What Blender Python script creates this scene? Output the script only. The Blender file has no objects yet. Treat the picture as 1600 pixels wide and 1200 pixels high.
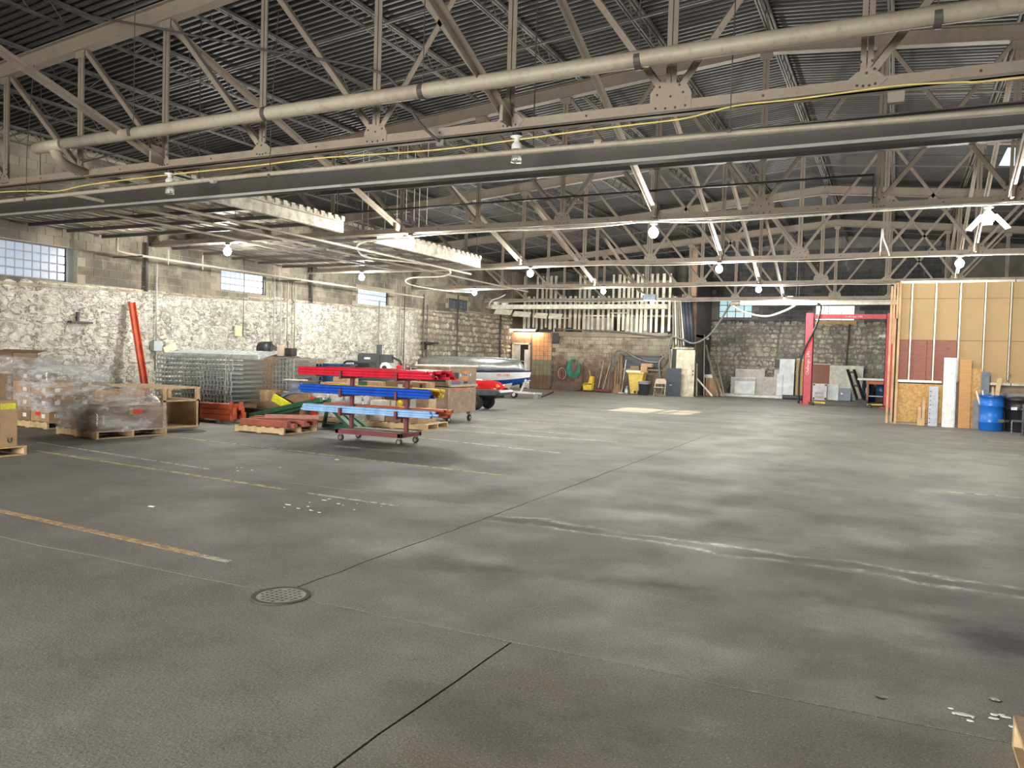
import bpy, math, random
from mathutils import Vector, Matrix, Euler
random.seed(7)
R = random.random
def RU(a, b): return a + (b - a) * random.random()
ORD = ['first', 'second', 'third', 'fourth', 'fifth', 'sixth', 'seventh', 'eighth', 'ninth', 'tenth', 'eleventh', 'twelfth', 'thirteenth', 'fourteenth', 'fifteenth', 'sixteenth', 'seventeenth']
PI = math.pi
SC = bpy.context.scene
COL = SC.collection

# ---------------------------------------------------------------- camera
cam = bpy.data.cameras.new('camera'); camo = bpy.data.objects.new('camera', cam); COL.objects.link(camo)
m = Matrix(((0.89917283, -0.04019536, 0.43574369), (0.43664087, 0.0167379, -0.89948018), (0.02886149, 0.99905164, 0.0326012)))
camo.matrix_world = Matrix.Translation((0, 0, 1.5)) @ m.to_4x4()
cam.sensor_fit = 'HORIZONTAL'; cam.sensor_width = 36; cam.lens = 1236 / 1600 * 36
cam.clip_start = .05; cam.clip_end = 300
SC.camera = camo
# ---------------------------------------------------------------- world, sun, light, exposure
w = bpy.data.worlds.new('sky'); SC.world = w; w.use_nodes = True
bg = w.node_tree.nodes['Background']; bg.inputs[0].default_value = (.75, .87, 1, 1); bg.inputs[1].default_value = 1.6
SC.view_settings.view_transform = 'Standard'; SC.view_settings.look = 'None'
SC.view_settings.gamma = 1; SC.view_settings.use_curve_mapping = False
SC.view_settings.exposure = 0.0
sl = bpy.data.lights.new('sun', 'SUN'); sl.energy = 22; sl.angle = .009; sl.color = (1, .84, .58)
so = bpy.data.objects.new('sun', sl); COL.objects.link(so)
SUN_FROM = Vector((3.2, 24.6, 6.9)); SUN_TO = Vector((-6.6, 24.0, 0))
so.location = SUN_FROM; so.rotation_euler = (SUN_FROM - SUN_TO).to_track_quat('Z', 'Y').to_euler()
def area(name, loc, rot, sx, sy, e, col):
    l = bpy.data.lights.new(name, 'AREA'); l.shape = 'RECTANGLE'; l.size = sx; l.size_y = sy; l.energy = e; l.color = col
    o = bpy.data.objects.new(name, l); COL.objects.link(o); o.location = loc; o.rotation_euler = rot; return o
# daylight coming in through the big loading door behind the camera
area('loading_door_daylight', (-6.5, -7.9, 1.95), (PI / 2 - .42, 0, 0), 9, 3.5, 2500, (1, .95, .86)).data.spread = 2.1
area('side_fill_light', (12.8, 9, 2.0), (PI / 2, 0, PI / 2), 6, 3.6, 500, (1, .97, .92))  # unseen fill light added at the right-hand wall
BULB_W = 430

# ---------------------------------------------------------------- helpers
class NT:
    """tiny node helper"""
    def __init__(s, name, shader='ShaderNodeBsdfPrincipled'):
        s.m = bpy.data.materials.new(name); s.m.use_nodes = True; s.t = s.m.node_tree
        s.b = s.t.nodes['Principled BSDF']; s.out = s.t.nodes['Material Output']
        s.geo = s.n('ShaderNodeNewGeometry'); s.tc = s.n('ShaderNodeTexCoord'); s.oi = s.n('ShaderNodeObjectInfo')
        s.pos = s.geo.outputs['Position']; s.obj = s.tc.outputs['Object']
    def n(s, t): return s.t.nodes.new(t)
    def put(s, sock, v):
        if hasattr(v, 'is_linked') or isinstance(v, bpy.types.NodeSocket): s.t.links.new(v, sock)
        else: sock.default_value = v
    def M(s, op, a, b=0., c=0., clamp=False):
        n = s.n('ShaderNodeMath'); n.operation = op; n.use_clamp = clamp
        s.put(n.inputs[0], a); s.put(n.inputs[1], b)
        if op in ('MULTIPLY_ADD', 'SMOOTH_MIN', 'COMPARE'): s.put(n.inputs[2], c)
        return n.outputs[0]
    def rng(s, v, a, b, c=0., d=1.):
        n = s.n('ShaderNodeMapRange'); s.put(n.inputs[0], v); n.inputs[1].default_value = a; n.inputs[2].default_value = b
        n.inputs[3].default_value = c; n.inputs[4].default_value = d; return n.outputs[0]
    def noise(s, vec, scale, detail=4, rough=.55, stretch=None):
        if stretch:
            mp = s.n('ShaderNodeMapping'); s.put(mp.inputs[0], vec); mp.inputs['Scale'].default_value = stretch; vec = mp.outputs[0]
        n = s.n('ShaderNodeTexNoise'); s.put(n.inputs['Vector'], vec); n.inputs['Scale'].default_value = scale
        n.inputs['Detail'].default_value = detail; n.inputs['Roughness'].default_value = rough
        return n.outputs['Fac']
    def voro(s, vec, scale, feature='F1'):
        n = s.n('ShaderNodeTexVoronoi'); n.feature = feature; s.put(n.inputs['Vector'], vec); n.inputs['Scale'].default_value = scale
        return n.outputs['Distance']
    def mix(s, f, a, b, mode='MIX'):
        n = s.n('ShaderNodeMix'); n.data_type = 'RGBA'; n.blend_type = mode
        s.put(n.inputs[0], f)
        for i, v in ((6, a), (7, b)):
            if isinstance(v, tuple): v = (*v[:3], 1)
            s.put(n.inputs[i], v)
        return n.outputs[2]
    def sep(s, v):
        n = s.n('ShaderNodeSeparateXYZ'); s.put(n.inputs[0], v); return n.outputs
    def bump(s, h, st=.3, dist=.02):
        n = s.n('ShaderNodeBump'); s.put(n.inputs['Height'], h); n.inputs['Strength'].default_value = st
        n.inputs['Distance'].default_value = dist; s.t.links.new(n.outputs[0], s.b.inputs['Normal'])
    def rnd(s):
        return s.M('FRACT', s.M('ADD', s.oi.outputs['Random'], s.geo.outputs['Random Per Island']))
    def fin(s, col, rough=.7, metal=0.):
        if isinstance(col, tuple): col = (*col[:3], 1)
        s.put(s.b.inputs['Base Color'], col); s.put(s.b.inputs['Roughness'], rough); s.put(s.b.inputs['Metallic'], metal)
        return s.m
def mat(name, c, rough=.6, metal=0., var=.18, scale=6., bump=0., dirt=None):
    t = NT(name)
    f = t.noise(t.obj, scale, 4, .6)
    d = dirt or tuple(x * (1 - var * 1.6) for x in c)
    col = t.mix(t.rng(f, .35, .7), tuple(min(1, x * (1 + var * .5)) for x in c), d)
    if bump: t.bump(t.noise(t.obj, scale * 6, 3, .6), bump, .01)
    return t.fin(col, rough, metal)
def emi(name, c, st):
    t = NT(name); e = t.n('ShaderNodeEmission'); e.inputs[0].default_value = (*c, 1); e.inputs[1].default_value = st
    t.t.links.new(e.outputs[0], t.out.inputs[0]); return t.m

class MB:
    """collects shapes in world coordinates minus an origin, links them as ONE mesh object"""
    def __init__(s, org=(0, 0, 0)): s.v = []; s.f = []; s.o = Vector(org)
    def add(s, vs, fs):
        k = len(s.v); s.v += [Vector(p) - s.o for p in vs]; s.f += [tuple(i + k for i in f) for f in fs]; return s
    def box(s, x0, x1, y0, y1, z0, z1):
        return s.add([(x, y, z) for x in (x0, x1) for y in (y0, y1) for z in (z0, z1)],
                     [(0, 1, 3, 2), (4, 6, 7, 5), (0, 4, 5, 1), (2, 3, 7, 6), (0, 2, 6, 4), (1, 5, 7, 3)])
    def obox(s, c, size, rot=(0, 0, 0)):
        e = Euler(rot).to_matrix(); c = Vector(c); hx, hy, hz = [q / 2 for q in size]
        return s.add([c + e @ Vector((x * hx, y * hy, z * hz)) for x in (-1, 1) for y in (-1, 1) for z in (-1, 1)],
                     [(0, 1, 3, 2), (4, 6, 7, 5), (0, 4, 5, 1), (2, 3, 7, 6), (0, 2, 6, 4), (1, 5, 7, 3)])
    def bar(s, a, b, w, h, up=(0, 0, 1), du=0., dv=0.):
        """rectangular bar from a to b; w across, h along 'up'; du, dv shift it sideways / up"""
        a = Vector(a); b = Vector(b); d = (b - a).normalized(); up = Vector(up)
        sd = d.cross(up)
        if sd.length < 1e-4: sd = d.cross(Vector((1, 0, 0)))
        sd.normalize(); u = sd.cross(d).normalized(); vs = []
        for p in (a, b):
            for i, j in ((-1, -1), (1, -1), (1, 1), (-1, 1)): vs.append(p + sd * (du + i * w / 2) + u * (dv + j * h / 2))
        return s.add(vs, [(0, 1, 2, 3), (7, 6, 5, 4), (0, 4, 5, 1), (1, 5, 6, 2), (2, 6, 7, 3), (3, 7, 4, 0)])
    def tube(s, pts, r, n=8, caps=True):
        pts = [Vector(p) for p in pts]; vs = []; fs = []; prev = None
        for i, p in enumerate(pts):
            d = (pts[min(i + 1, len(pts) - 1)] - pts[max(i - 1, 0)]).normalized()
            if prev is None:
                q = Vector((0, 0, 1)) if abs(d.z) < .9 else Vector((1, 0, 0)); a = d.cross(q).normalized()
            else: a = (prev - d * prev.dot(d)).normalized()
            prev = a; b = d.cross(a); rr = r[i] if isinstance(r, (list, tuple)) else r
            vs += [p + (a * math.cos(2 * PI * k / n) + b * math.sin(2 * PI * k / n)) * rr for k in range(n)]
        for i in range(len(pts) - 1):
            for k in range(n): fs.append((i * n + k, i * n + (k + 1) % n, (i + 1) * n + (k + 1) % n, (i + 1) * n + k))
        if caps: fs += [tuple(range(n))[::-1], tuple(range((len(pts) - 1) * n, len(pts) * n))]
        return s.add(vs, fs)
    def lathe(s, prof, c=(0, 0, 0), n=20, axis='z'):
        c = Vector(c); vs = []; fs = []; L = len(prof)
        for r, h in prof:
            for k in range(n):
                a = 2 * PI * k / n; p = (r * math.cos(a), r * math.sin(a), h)
                if axis == 'x': p = (p[2], p[0], p[1])
                if axis == 'y': p = (p[0], p[2], p[1])
                vs.append(c + Vector(p))
        for i in range(L - 1):
            for k in range(n): fs.append((i * n + k, i * n + (k + 1) % n, (i + 1) * n + (k + 1) % n, (i + 1) * n + k))
        fs += [tuple(range(n))[::-1], tuple(range((L - 1) * n, L * n))]
        return s.add(vs, fs)
    def prism(s, poly, a, b, axis='y'):
        """2-D polygon extruded from a to b along an axis; poly in the two other axes"""
        def P(p, t): return {'y': (p[0], t, p[1]), 'x': (t, p[0], p[1]), 'z': (p[0], p[1], t)}[axis]
        n = len(poly); vs = [P(p, a) for p in poly] + [P(p, b) for p in poly]
        return s.add(vs, [tuple(range(n)), tuple(range(2 * n - 1, n - 1, -1))] + [(i, i + n, (i + 1) % n + n, (i + 1) % n) for i in range(n)])
    def grid(s, fn, nu, nv, thick=None):
        vs = [fn(i / nu, j / nv) for i in range(nu + 1) for j in range(nv + 1)]
        fs = [(i * (nv + 1) + j, (i + 1) * (nv + 1) + j, (i + 1) * (nv + 1) + j + 1, i * (nv + 1) + j + 1) for i in range(nu) for j in range(nv)]
        return s.add(vs, fs)
    def build(s, name, mt, parent=None, smooth=False, bevel=0, solid=0, loc=None):
        me = bpy.data.meshes.new(name); me.from_pydata([tuple(p) for p in s.v], [], s.f); me.update()
        import bmesh
        bm = bmesh.new(); bm.from_mesh(me); bmesh.ops.recalc_face_normals(bm, faces=bm.faces); bm.to_mesh(me); bm.free()
        me.materials.append(mt)
        if smooth:
            for p in me.polygons: p.use_smooth = len(p.vertices) < 5
        o = bpy.data.objects.new(name, me); COL.objects.link(o)
        if parent: o.parent = parent
        if bevel:
            b = o.modifiers.new('bevel', 'BEVEL'); b.width = bevel; b.segments = 2; b.limit_method = 'ANGLE'
        if solid:
            b = o.modifiers.new('solid', 'SOLIDIFY'); b.thickness = solid
        if parent is None: o.location = s.o
        return o
def tag(o, label=None, cat=None, group=None, kind=None):
    if label: o['label'] = label
    if cat: o['category'] = cat
    if group: o['group'] = group
    if kind: o['kind'] = kind
    return o
def thing(name, label, cat, loc=(0, 0, 0), group=None, rz=0):
    o = bpy.data.objects.new(name, None); COL.objects.link(o); o.empty_display_size = .1
    o.location = loc; o.rotation_euler = (0, 0, rz); return tag(o, label, cat, group)
KIDS = {}
def kids(o): return [c for c in o.children]
def copy_tree(o, parent=None, tree=None):
    c = o.copy(); COL.objects.link(c)
    if parent: c.parent = parent
    for ch in (tree or children_of(o)): copy_tree(ch, c)
    return c
def children_of(o): return [c for c in bpy.data.objects if c.parent == o]
def word(txt, size, mt, parent, matrix, name='lettering', ext=.003, align='CENTER'):
    cu = bpy.data.curves.new('lettering', 'FONT'); cu.body = txt; cu.size = size; cu.extrude = ext; cu.align_x = align; cu.align_y = 'CENTER'
    cu.resolution_u = 2
    tmp = bpy.data.objects.new('tmp', cu); COL.objects.link(tmp)
    bpy.context.view_layer.update()
    me = bpy.data.meshes.new_from_object(tmp.evaluated_get(bpy.context.evaluated_depsgraph_get()))
    bpy.data.objects.remove(tmp); me.materials.clear(); me.materials.append(mt)
    me.transform(matrix)
    o = bpy.data.objects.new(name, me); COL.objects.link(o)
    if parent: o.parent = parent
    return o
def ori(loc, right, up):
    """matrix placing text: right = reading direction, up = up of the letters"""
    r = Vector(right).normalized(); u = Vector(up).normalized(); n = r.cross(u)
    return Matrix(((r.x, u.x, n.x, loc[0]), (r.y, u.y, n.y, loc[1]), (r.z, u.z, n.z, loc[2]), (0, 0, 0, 1)))
def smoothpath(pts, k=6):
    pts = [Vector(p) for p in pts]; out = []
    for i in range(len(pts) - 1):
        p0 = pts[max(i - 1, 0)]; p1 = pts[i]; p2 = pts[i + 1]; p3 = pts[min(i + 2, len(pts) - 1)]
        for j in range(k):
            t = j / k
            out.append(.5 * ((2 * p1) + (p2 - p0) * t + (2 * p0 - 5 * p1 + 4 * p2 - p3) * t * t + (3 * p1 - p0 - 3 * p2 + p3) * t ** 3))
    return out + [pts[-1]]

# ---------------------------------------------------------------- materials
def m_floor():
    t = NT('floor_concrete'); p = t.pos; X, Y, Z = t.sep(p)
    c = t.mix(t.rng(t.noise(p, .35, 5, .6), .35, .68), (.145, .142, .129), (.235, .23, .208))
    c = t.mix(t.rng(t.noise(p, 1.3, 7, .72), .42, .7, 0, .7), c, (.1, .095, .082))
    near = t.M('MULTIPLY', t.rng(Y, 3.6, 3.9, 1, 0), t.rng(X, -2.2, -1.5)); c = t.mix(t.M('MULTIPLY', near, .45), c, (.17, .135, .09))
    c = t.mix(t.rng(t.noise(p, 2.6, 7, .78, (.5, 1.6, 1)), .58, .78, 0, .4), c, (.36, .36, .345))
    c = t.mix(t.rng(t.noise(p, 6, 5, .8), .55, .75, 0, .5), c, (.09, .085, .075))
    c = t.mix(t.rng(t.noise(p, 90, 3, .85), .53, .68, 0, .8), c, (.42, .41, .37))
    c = t.mix(t.rng(t.noise(p, 70, 3, .85), .32, .46, .95, 0), c, (.04, .037, .03))
    c = t.mix(t.M('MULTIPLY', t.rng(t.voro(p, 14), .04, .09, 1, 0), t.rng(t.noise(p, 4, 3, .7), .5, .6)), c, (.03, .028, .022))
    def band(y0, k, w, x0, x1, amp=.16, seedscale=.9):
        n = t.noise(p, seedscale, 5, .6)
        yc = t.M('MULTIPLY_ADD', X, k, y0 + 0.0)
        d = t.M('SUBTRACT', Y, yc); d = t.M('ADD', d, t.M('MULTIPLY', t.M('SUBTRACT', n, .5), amp * 2.5)); d = t.M('ABSOLUTE', d)
        ends = t.M('MULTIPLY', t.rng(X, x0 - .15, x0 + .25), t.rng(X, x1, x1 + .6, 1, 0))
        return d, ends
    d, e = band(6.42, -.065, .07, -3.3, 3, .2, 1.3)
    dark = t.M('MULTIPLY', t.rng(d, .03, .11, 1, 0), e); whit = t.M('MULTIPLY', t.M('MULTIPLY', t.rng(d, .08, .12), t.rng(d, .12, .2, 1, 0)), e)
    whit = t.M('MULTIPLY', whit, t.rng(t.noise(p, 9, 6, .8), .4, .58, 0, 1))
    c = t.mix(t.M('MULTIPLY', dark, t.rng(t.noise(p, 1.6, 4, .6), .4, .6, .35, .8)), c, (.05, .047, .042)); c = t.mix(t.M('MULTIPLY', whit, t.rng(t.noise(p, 1.2, 3, .6), .38, .54, .1, .95)), c, (.7, .7, .68))
    d, e = band(5.45, .19, .1, -3.4, 3.2, .3, 1.4)
    dark = t.M('MULTIPLY', t.rng(d, .02, .2, 1, 0), e); dark = t.M('MULTIPLY', dark, t.rng(t.noise(p, 1.7, 4, .6), .36, .6, .15, .7))
    c = t.mix(dark, c, (.05, .047, .042))
    for (bx, by, br, st) in ((.75, 5.1, .75, .85), (-1.5, 2.85, .6, .4), (-.2, 4.6, .5, .4), (.5, 5.9, .5, .5), (-.9, 3.1, .5, .4), (-2.6, 4.9, .35, .35), (-9.5, 23.7, .9, .6)):
        dx = t.M('SUBTRACT', X, bx); dy = t.M('MULTIPLY', t.M('SUBTRACT', Y, by), 1.7)
        r = t.M('SQRT', t.M('ADD', t.M('MULTIPLY', dx, dx), t.M('MULTIPLY', dy, dy)))
        r = t.M('ADD', r, t.M('MULTIPLY', t.M('SUBTRACT', t.noise(p, 2.5, 5, .7), .5), 1.2))
        c = t.mix(t.rng(r, br * .3, br, st, 0), c, (.05, .047, .042))
    t.bump(t.M('ADD', t.noise(p, 60, 4, .7), t.M('MULTIPLY', t.noise(p, 3, 4, .6), 2.)), .35, .012)
    return t.fin(c, t.rng(t.noise(p, 1.1, 4, .6), .3, .7, .5, .82))
FLOOR = m_floor()
def m_paint(name, c):
    t = NT(name); f = t.rng(t.noise(t.pos, 9, 6, .8), .36, .54); tr = t.n('ShaderNodeBsdfTransparent'); mx = t.n('ShaderNodeMixShader')
    t.put(mx.inputs[0], t.M('MULTIPLY', f, .85)); t.t.links.new(t.b.outputs[0], mx.inputs[2]); t.t.links.new(tr.outputs[0], mx.inputs[1]); t.t.links.new(mx.outputs[0], t.out.inputs[0])
    return t.fin(c, .7)
PAINT_Y = m_paint('worn_yellow_paint', (.62, .53, .3)); PAINT_W = m_paint('worn_cream_paint', (.62, .6, .5)); PAINT_O = m_paint('worn_orange_paint', (.62, .43, .24))
def m_stone_left():
    t = NT('painted_rubble'); p = t.pos; X, Y, Z = t.sep(p)
    white = t.mix(t.rng(t.noise(p, 4, 6, .7), .4, .72), (.9, .875, .8), (.56, .51, .4))
    white = t.mix(t.rng(t.noise(p, 14, 5, .75), .56, .72, 0, .6), white, (.2, .17, .12))
    cr = t.M('ABSOLUTE', t.M('SUBTRACT', t.noise(p, 3.4, 6, .68, (1, 1, 1.9)), .5)); white = t.mix(t.M('MULTIPLY', t.rng(cr, .0, .03, 1, 0), t.rng(t.noise(p, 1.9, 3, .6), .38, .56, .2, 1)), white, (.13, .11, .08))
    bare = t.mix(t.rnd(), (.2, .175, .135), (.78, .72, .58))
    bare = t.mix(t.rng(t.noise(p, 3, 5, .6), .45, .75, 0, .5), bare, (.3, .17, .1))
    far = t.M('ADD', t.rng(Y, 26.3, 27.6), t.M('MULTIPLY', t.M('SUBTRACT', t.noise(p, 1.3, 4, .7), .5), .8), clamp=True)
    c = t.mix(t.M('MULTIPLY', far, .85), white, bare)
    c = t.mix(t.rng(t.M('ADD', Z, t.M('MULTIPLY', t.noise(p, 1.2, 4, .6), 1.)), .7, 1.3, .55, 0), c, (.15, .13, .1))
    t.bump(t.M('ADD', t.noise(p, 5, 7, .75, (1, 1, 1.8)), t.M('MULTIPLY', t.rng(cr, 0, .04), .25)), 1., .09)
    return t.fin(c, .85)
def m_mortar_left():
    t = NT('rubble_mortar'); p = t.pos; X, Y, Z = t.sep(p)
    c1 = t.mix(t.rng(t.noise(p, 5, 6, .7), .4, .7), (.72, .69, .6), (.42, .38, .3)); c2 = t.mix(t.noise(p, 6, 5, .7), (.16, .13, .1), (.27, .22, .16))
    c = t.mix(t.rng(Y, 26, 27.6), c1, c2); zt = t.M('SUBTRACT', Z, t.M('MULTIPLY_ADD', Y, .031, 2.52)); c = t.mix(t.rng(zt, 0, .06), c, (.36, .32, .24)); t.bump(t.noise(p, 8, 6, .75), 1., .06); return t.fin(c, .9)
def m_stone_back():
    t = NT('sooty_rubble'); p = t.pos; X, Y, Z = t.sep(p)
    c = t.mix(t.rnd(), (.13, .127, .118), (.3, .285, .25))
    c = t.mix(t.M('MULTIPLY', t.rng(t.noise(p, 1.1, 5, .65), .38, .58), t.rng(t.noise(p, 8, 5, .7), .4, .6)), c, (.62, .56, .42))
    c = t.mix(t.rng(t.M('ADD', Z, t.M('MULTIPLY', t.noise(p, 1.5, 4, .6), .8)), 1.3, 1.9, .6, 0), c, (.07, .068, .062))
    t.bump(t.noise(p, 9, 6, .75), .9, .05); return t.fin(c, .85)
def m_block(name, a, b, soot=(.09, .08, .07)):
    t = NT(name); p = t.pos
    c = t.mix(t.rnd(), a, b); c = t.mix(t.rng(t.noise(p, .8, 5, .65), .42, .6, 0, .85), c, soot)
    c = t.mix(t.rng(t.noise(p, 3.5, 5, .7, (1, 1, .3)), .6, .75, 0, .4), c, (.6, .56, .45))
    t.bump(t.noise(p, 50, 3, .7), .4, .008); return t.fin(c, .85)
STONE = m_stone_left(); MORTAR = m_mortar_left(); STONEB = m_stone_back()
BLOCK = m_block('concrete_block', (.27, .24, .18), (.2, .175, .135), (.07, .06, .05)); BLOCKM = m_block('block_mortar', (.3, .27, .2), (.26, .23, .17))
BLOCKD = m_block('dark_block', (.13, .125, .12), (.08, .08, .085), (.05, .05, .055))
def m_brickback():
    t = NT('workshop_block'); p = t.pos; X, Y, Z = t.sep(p)
    c = t.mix(t.rnd(), (.42, .38, .29), (.3, .25, .18))
    c = t.mix(t.rng(t.noise(p, 1.4, 5, .7), .48, .62, 0, .85), c, (.16, .085, .065))
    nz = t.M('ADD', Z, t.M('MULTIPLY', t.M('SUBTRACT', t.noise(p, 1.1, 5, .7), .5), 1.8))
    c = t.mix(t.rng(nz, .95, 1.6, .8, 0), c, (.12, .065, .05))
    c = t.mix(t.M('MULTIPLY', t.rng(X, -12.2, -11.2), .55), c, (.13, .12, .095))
    t.bump(t.noise(p, 12, 5, .7), .5, .02); return t.fin(c, .85)
BRICKB = m_brickback()
def m_deck():
    t = NT('roof_deck_metal'); p = t.pos
    c = t.mix(t.noise(p, .6, 5, .65), (.03, .031, .034), (.07, .062, .055)); c = t.mix(t.rng(t.noise(p, 2.2, 5, .75), .55, .75, 0, .6), c, (.05, .04, .03))
    return t.fin(c, .55, .35)
DECK = m_deck()
def m_steel(name, c, rust):
    t = NT(name); p = t.pos
    k = t.mix(t.rng(t.noise(p, 2.2, 5, .7), .5, .75, 0, .65), c, rust); k = t.mix(t.rng(t.noise(p, 18, 4, .7), .55, .75, 0, .4), k, (.1, .085, .07))
    return t.fin(k, .6, .1)
STEEL = m_steel('truss_steel', (.27, .225, .18), (.15, .12, .095)); STEELD = m_steel('dark_steel', (.07, .063, .06), (.05, .042, .038))
PIPE = m_steel('pipe_paint', (.36, .32, .255), (.2, .155, .12)); CONDUIT = m_steel('conduit_grey', (.42, .42, .4), (.2, .19, .17))
JOISTM = m_steel('joist_steel', (.1, .09, .08), (.05, .045, .04))
BLACK = mat('black_plastic', (.02, .02, .023), .45); RUBBER = mat('rubber', (.025, .025, .025), .8)
CARD = mat('cardboard', (.42, .27, .155), .8, scale=3); CARDD = mat('cardboard_dark', (.25, .165, .1), .8, scale=3); WHITE = mat('white_paint', (.75, .75, .73), .5)
PALLET = mat('pallet_wood', (.55, .4, .23), .8, scale=9, bump=.2); WOODG = mat('weathered_wood', (.3, .25, .19), .85, scale=8)
GALV = mat('galvanised', (.42, .47, .48), .35, .7, .1); CHROME = mat('bright_metal', (.7, .7, .7), .25, .9, .05)
MAROON = mat('maroon_paint', (.17, .035, .045), .5); REDP = mat('red_pipe', (.6, .02, .045), .35); BLUEP = mat('blue_pipe', (.01, .08, .5), .35)
YELP = mat('yellow_pipe', (.8, .55, .02), .4); ORGP = mat('rust_orange_pipe', (.45, .11, .04), .5); LBLP = mat('light_blue_pipe', (.3, .5, .8), .4)
ORANGE = mat('orange_paint', (.5, .085, .03), .5, dirt=(.3, .06, .03)); GREEN = mat('dark_green_paint', (.02, .09, .05), .45); REDL = mat('lift_red', (.55, .025, .05), .4)
YELLOW = mat('yellow_plastic', (.75, .52, .04), .5); BLUE = mat('drum_blue', (.01, .14, .55), .35, var=.1); TAN = mat('tan_metal', (.5, .43, .34), .45, .1)
def m_wrap():
    t = NT('stretch_wrap'); p = t.obj
    f = t.noise(p, 2.2, 5, .62, (1, 1, 3.2)); v = t.noise(p, 7, 4, .6, (1, 1, 2.)); gl = t.M('ADD', t.rng(f, .42, .62, .1, .58), t.rng(v, .58, .7, 0, .35), clamp=True)
    tr = t.n('ShaderNodeBsdfTransparent'); mx = t.n('ShaderNodeMixShader'); t.put(mx.inputs[0], gl)
    t.t.links.new(tr.outputs[0], mx.inputs[1]); t.t.links.new(t.b.outputs[0], mx.inputs[2]); t.t.links.new(mx.outputs[0], t.out.inputs[0])
    t.bump(t.M('ADD', f, t.M('MULTIPLY', v, .3)), 1., .12); t.b.inputs['Coat Weight'].default_value = 1; t.b.inputs['Coat Roughness'].default_value = .05
    return t.fin((.78, .79, .82), .15)
WRAP = m_wrap()
def m_glass():
    t = NT('clear_glass'); t.b.inputs['Transmission Weight'].default_value = .9; return t.fin((.9, .93, .95), .08)
GLASS = m_glass()
def m_pane(name, a, b, st, sc=6):
    t = NT(name); e = t.n('ShaderNodeEmission'); t.put(e.inputs[0], t.mix(t.noise(t.pos, sc, 3, .6), a, b)); e.inputs[1].default_value = st
    ad = t.n('ShaderNodeAddShader'); t.t.links.new(e.outputs[0], ad.inputs[0]); t.t.links.new(t.b.outputs[0], ad.inputs[1]); t.t.links.new(ad.outputs[0], t.out.inputs[0])
    return t.fin((.06, .065, .07), .25)
def m_osb():
    t = NT('osb'); p = t.obj; v = t.n('ShaderNodeTexVoronoi'); v.inputs['Scale'].default_value = 22; t.put(v.inputs['Vector'], p)
    c = t.mix(t.sep(v.outputs['Color'])[0], (.55, .34, .13), (.36, .2, .07)); return t.fin(c, .75)
OSB = m_osb()
def m_ply(name, a, b):
    t = NT(name); f = t.noise(t.obj, 3, 6, .6, (1, 1, 6)); c = t.mix(t.rng(f, .35, .65), a, b)
    c = t.mix(t.rng(t.voro(t.obj, 2.2), .02, .06, .8, 0), c, (.05, .02, .015)); return t.fin(c, .6)
PLYR = m_ply('red_plywood', (.28, .1, .065), (.2, .07, .05)); PLYO = m_ply('orange_plywood', (.5, .27, .1), (.42, .21, .075))
HARD = mat('hardboard', (.4, .27, .13), .7, var=.05, scale=1.2)
MARBLE = mat('marble_laminate', (.6, .64, .64), .3, scale=2.5, dirt=(.35, .4, .42)); GREYB = mat('grey_board', (.5, .48, .44), .7)

# ================================================================ SETTING
XL, XR, YF, YB = -17.6, 13.1, -8.0, 39.5
YBL = 36.0            # the nearer, left-hand part of the back wall
def roofz(x): return 7.2 - .09 * abs(x + 2.25)
# ---- floor: a bed and the concrete slabs poured on it, with open joints
floor = MB().box(XL - .3, XR + .3, YF - .3, YB + .3, -.3, -.009).build('floor', mat('joint_dirt', (.02, .018, .016), .95)); tag(floor, kind='structure')
def joint(a, b, n=26, amp=.012):
    a = Vector(a); b = Vector(b); d = (b - a); s = Vector((-d.y, d.x)).normalized(); out = []
    for i in range(n + 1):
        t = i / n; k = 0 if i in (0, n) else RU(-amp, amp); out.append(a + d * t + s * k)
    return out
def slab(poly):
    n = len(poly); mb = MB(); mb.prism([(p[0], p[1]) for p in poly], -.06, 0, 'z'); return mb.build('slab', FLOOR, floor)
G = .0062
def off(pts, dx, dy): return [(p[0] + dx, p[1] + dy) for p in pts]
jA = [joint((XL, 3.76), (-3.55, 3.76)), joint((-3.13, 3.75), (-1.77, 3.74)), joint((-1.77, 3.74), (XR, 3.72))]     # cross joint Y=3.75
jA0 = [Vector((-3.55, 3.76)), Vector((-3.13, 3.75))]
ax = jA[0] + jA[1][0:]
jN = joint((-1.77, YF), (-1.77, 3.74), 40)
jC = joint((-3.38, 3.92), (-3.40, 7.0), 14); jC2 = joint((-3.40, 7.0), (-3.52, 17.0), 30)
jB1 = joint((XL, 7.2), (-3.4, 7.0), 26); jB2 = joint((-3.4, 7.0), (XR, 7.05), 30)
slab([(XL, YF)] + [(-1.77 - G, YF)] + off(jN, -G, -G)[1:] + off(ax[:-1], 0, -G)[::-1])
slab(off(jN, G, -G)[::-1][:0] + [(-1.77 + G, YF), (XR, YF)] + off(jA[2], 0, -G)[::-1][:-1] + off(jN, G, -G)[::-1][:-1])
slab(off(jA[0], 0, G) + [(-3.46, 3.9)] + off(jC, -G, 0) + off(jB1, 0, -G)[::-1][1:])
slab([(-3.2, 3.76)] + off(jA[1], 0, G)[1:] + off(jA[2], 0, G)[1:] + off(jB2, 0, -G)[::-1][:-1] + off(jC, G, 0)[::-1])
slab(off(jB1, 0, G)[:-1] + off(jC2, -G, G) + [(XL, 17.0)])
slab(off(jC2, G, G)[:1] + off(jB2, 0, G)[1:] + [(XR, 17.0)] + off(jC2, G, 0)[::-1][:-1])
slab([(XL, 17.006), (XR, 17.006), (XR, YB), (XL, YB)])
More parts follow.
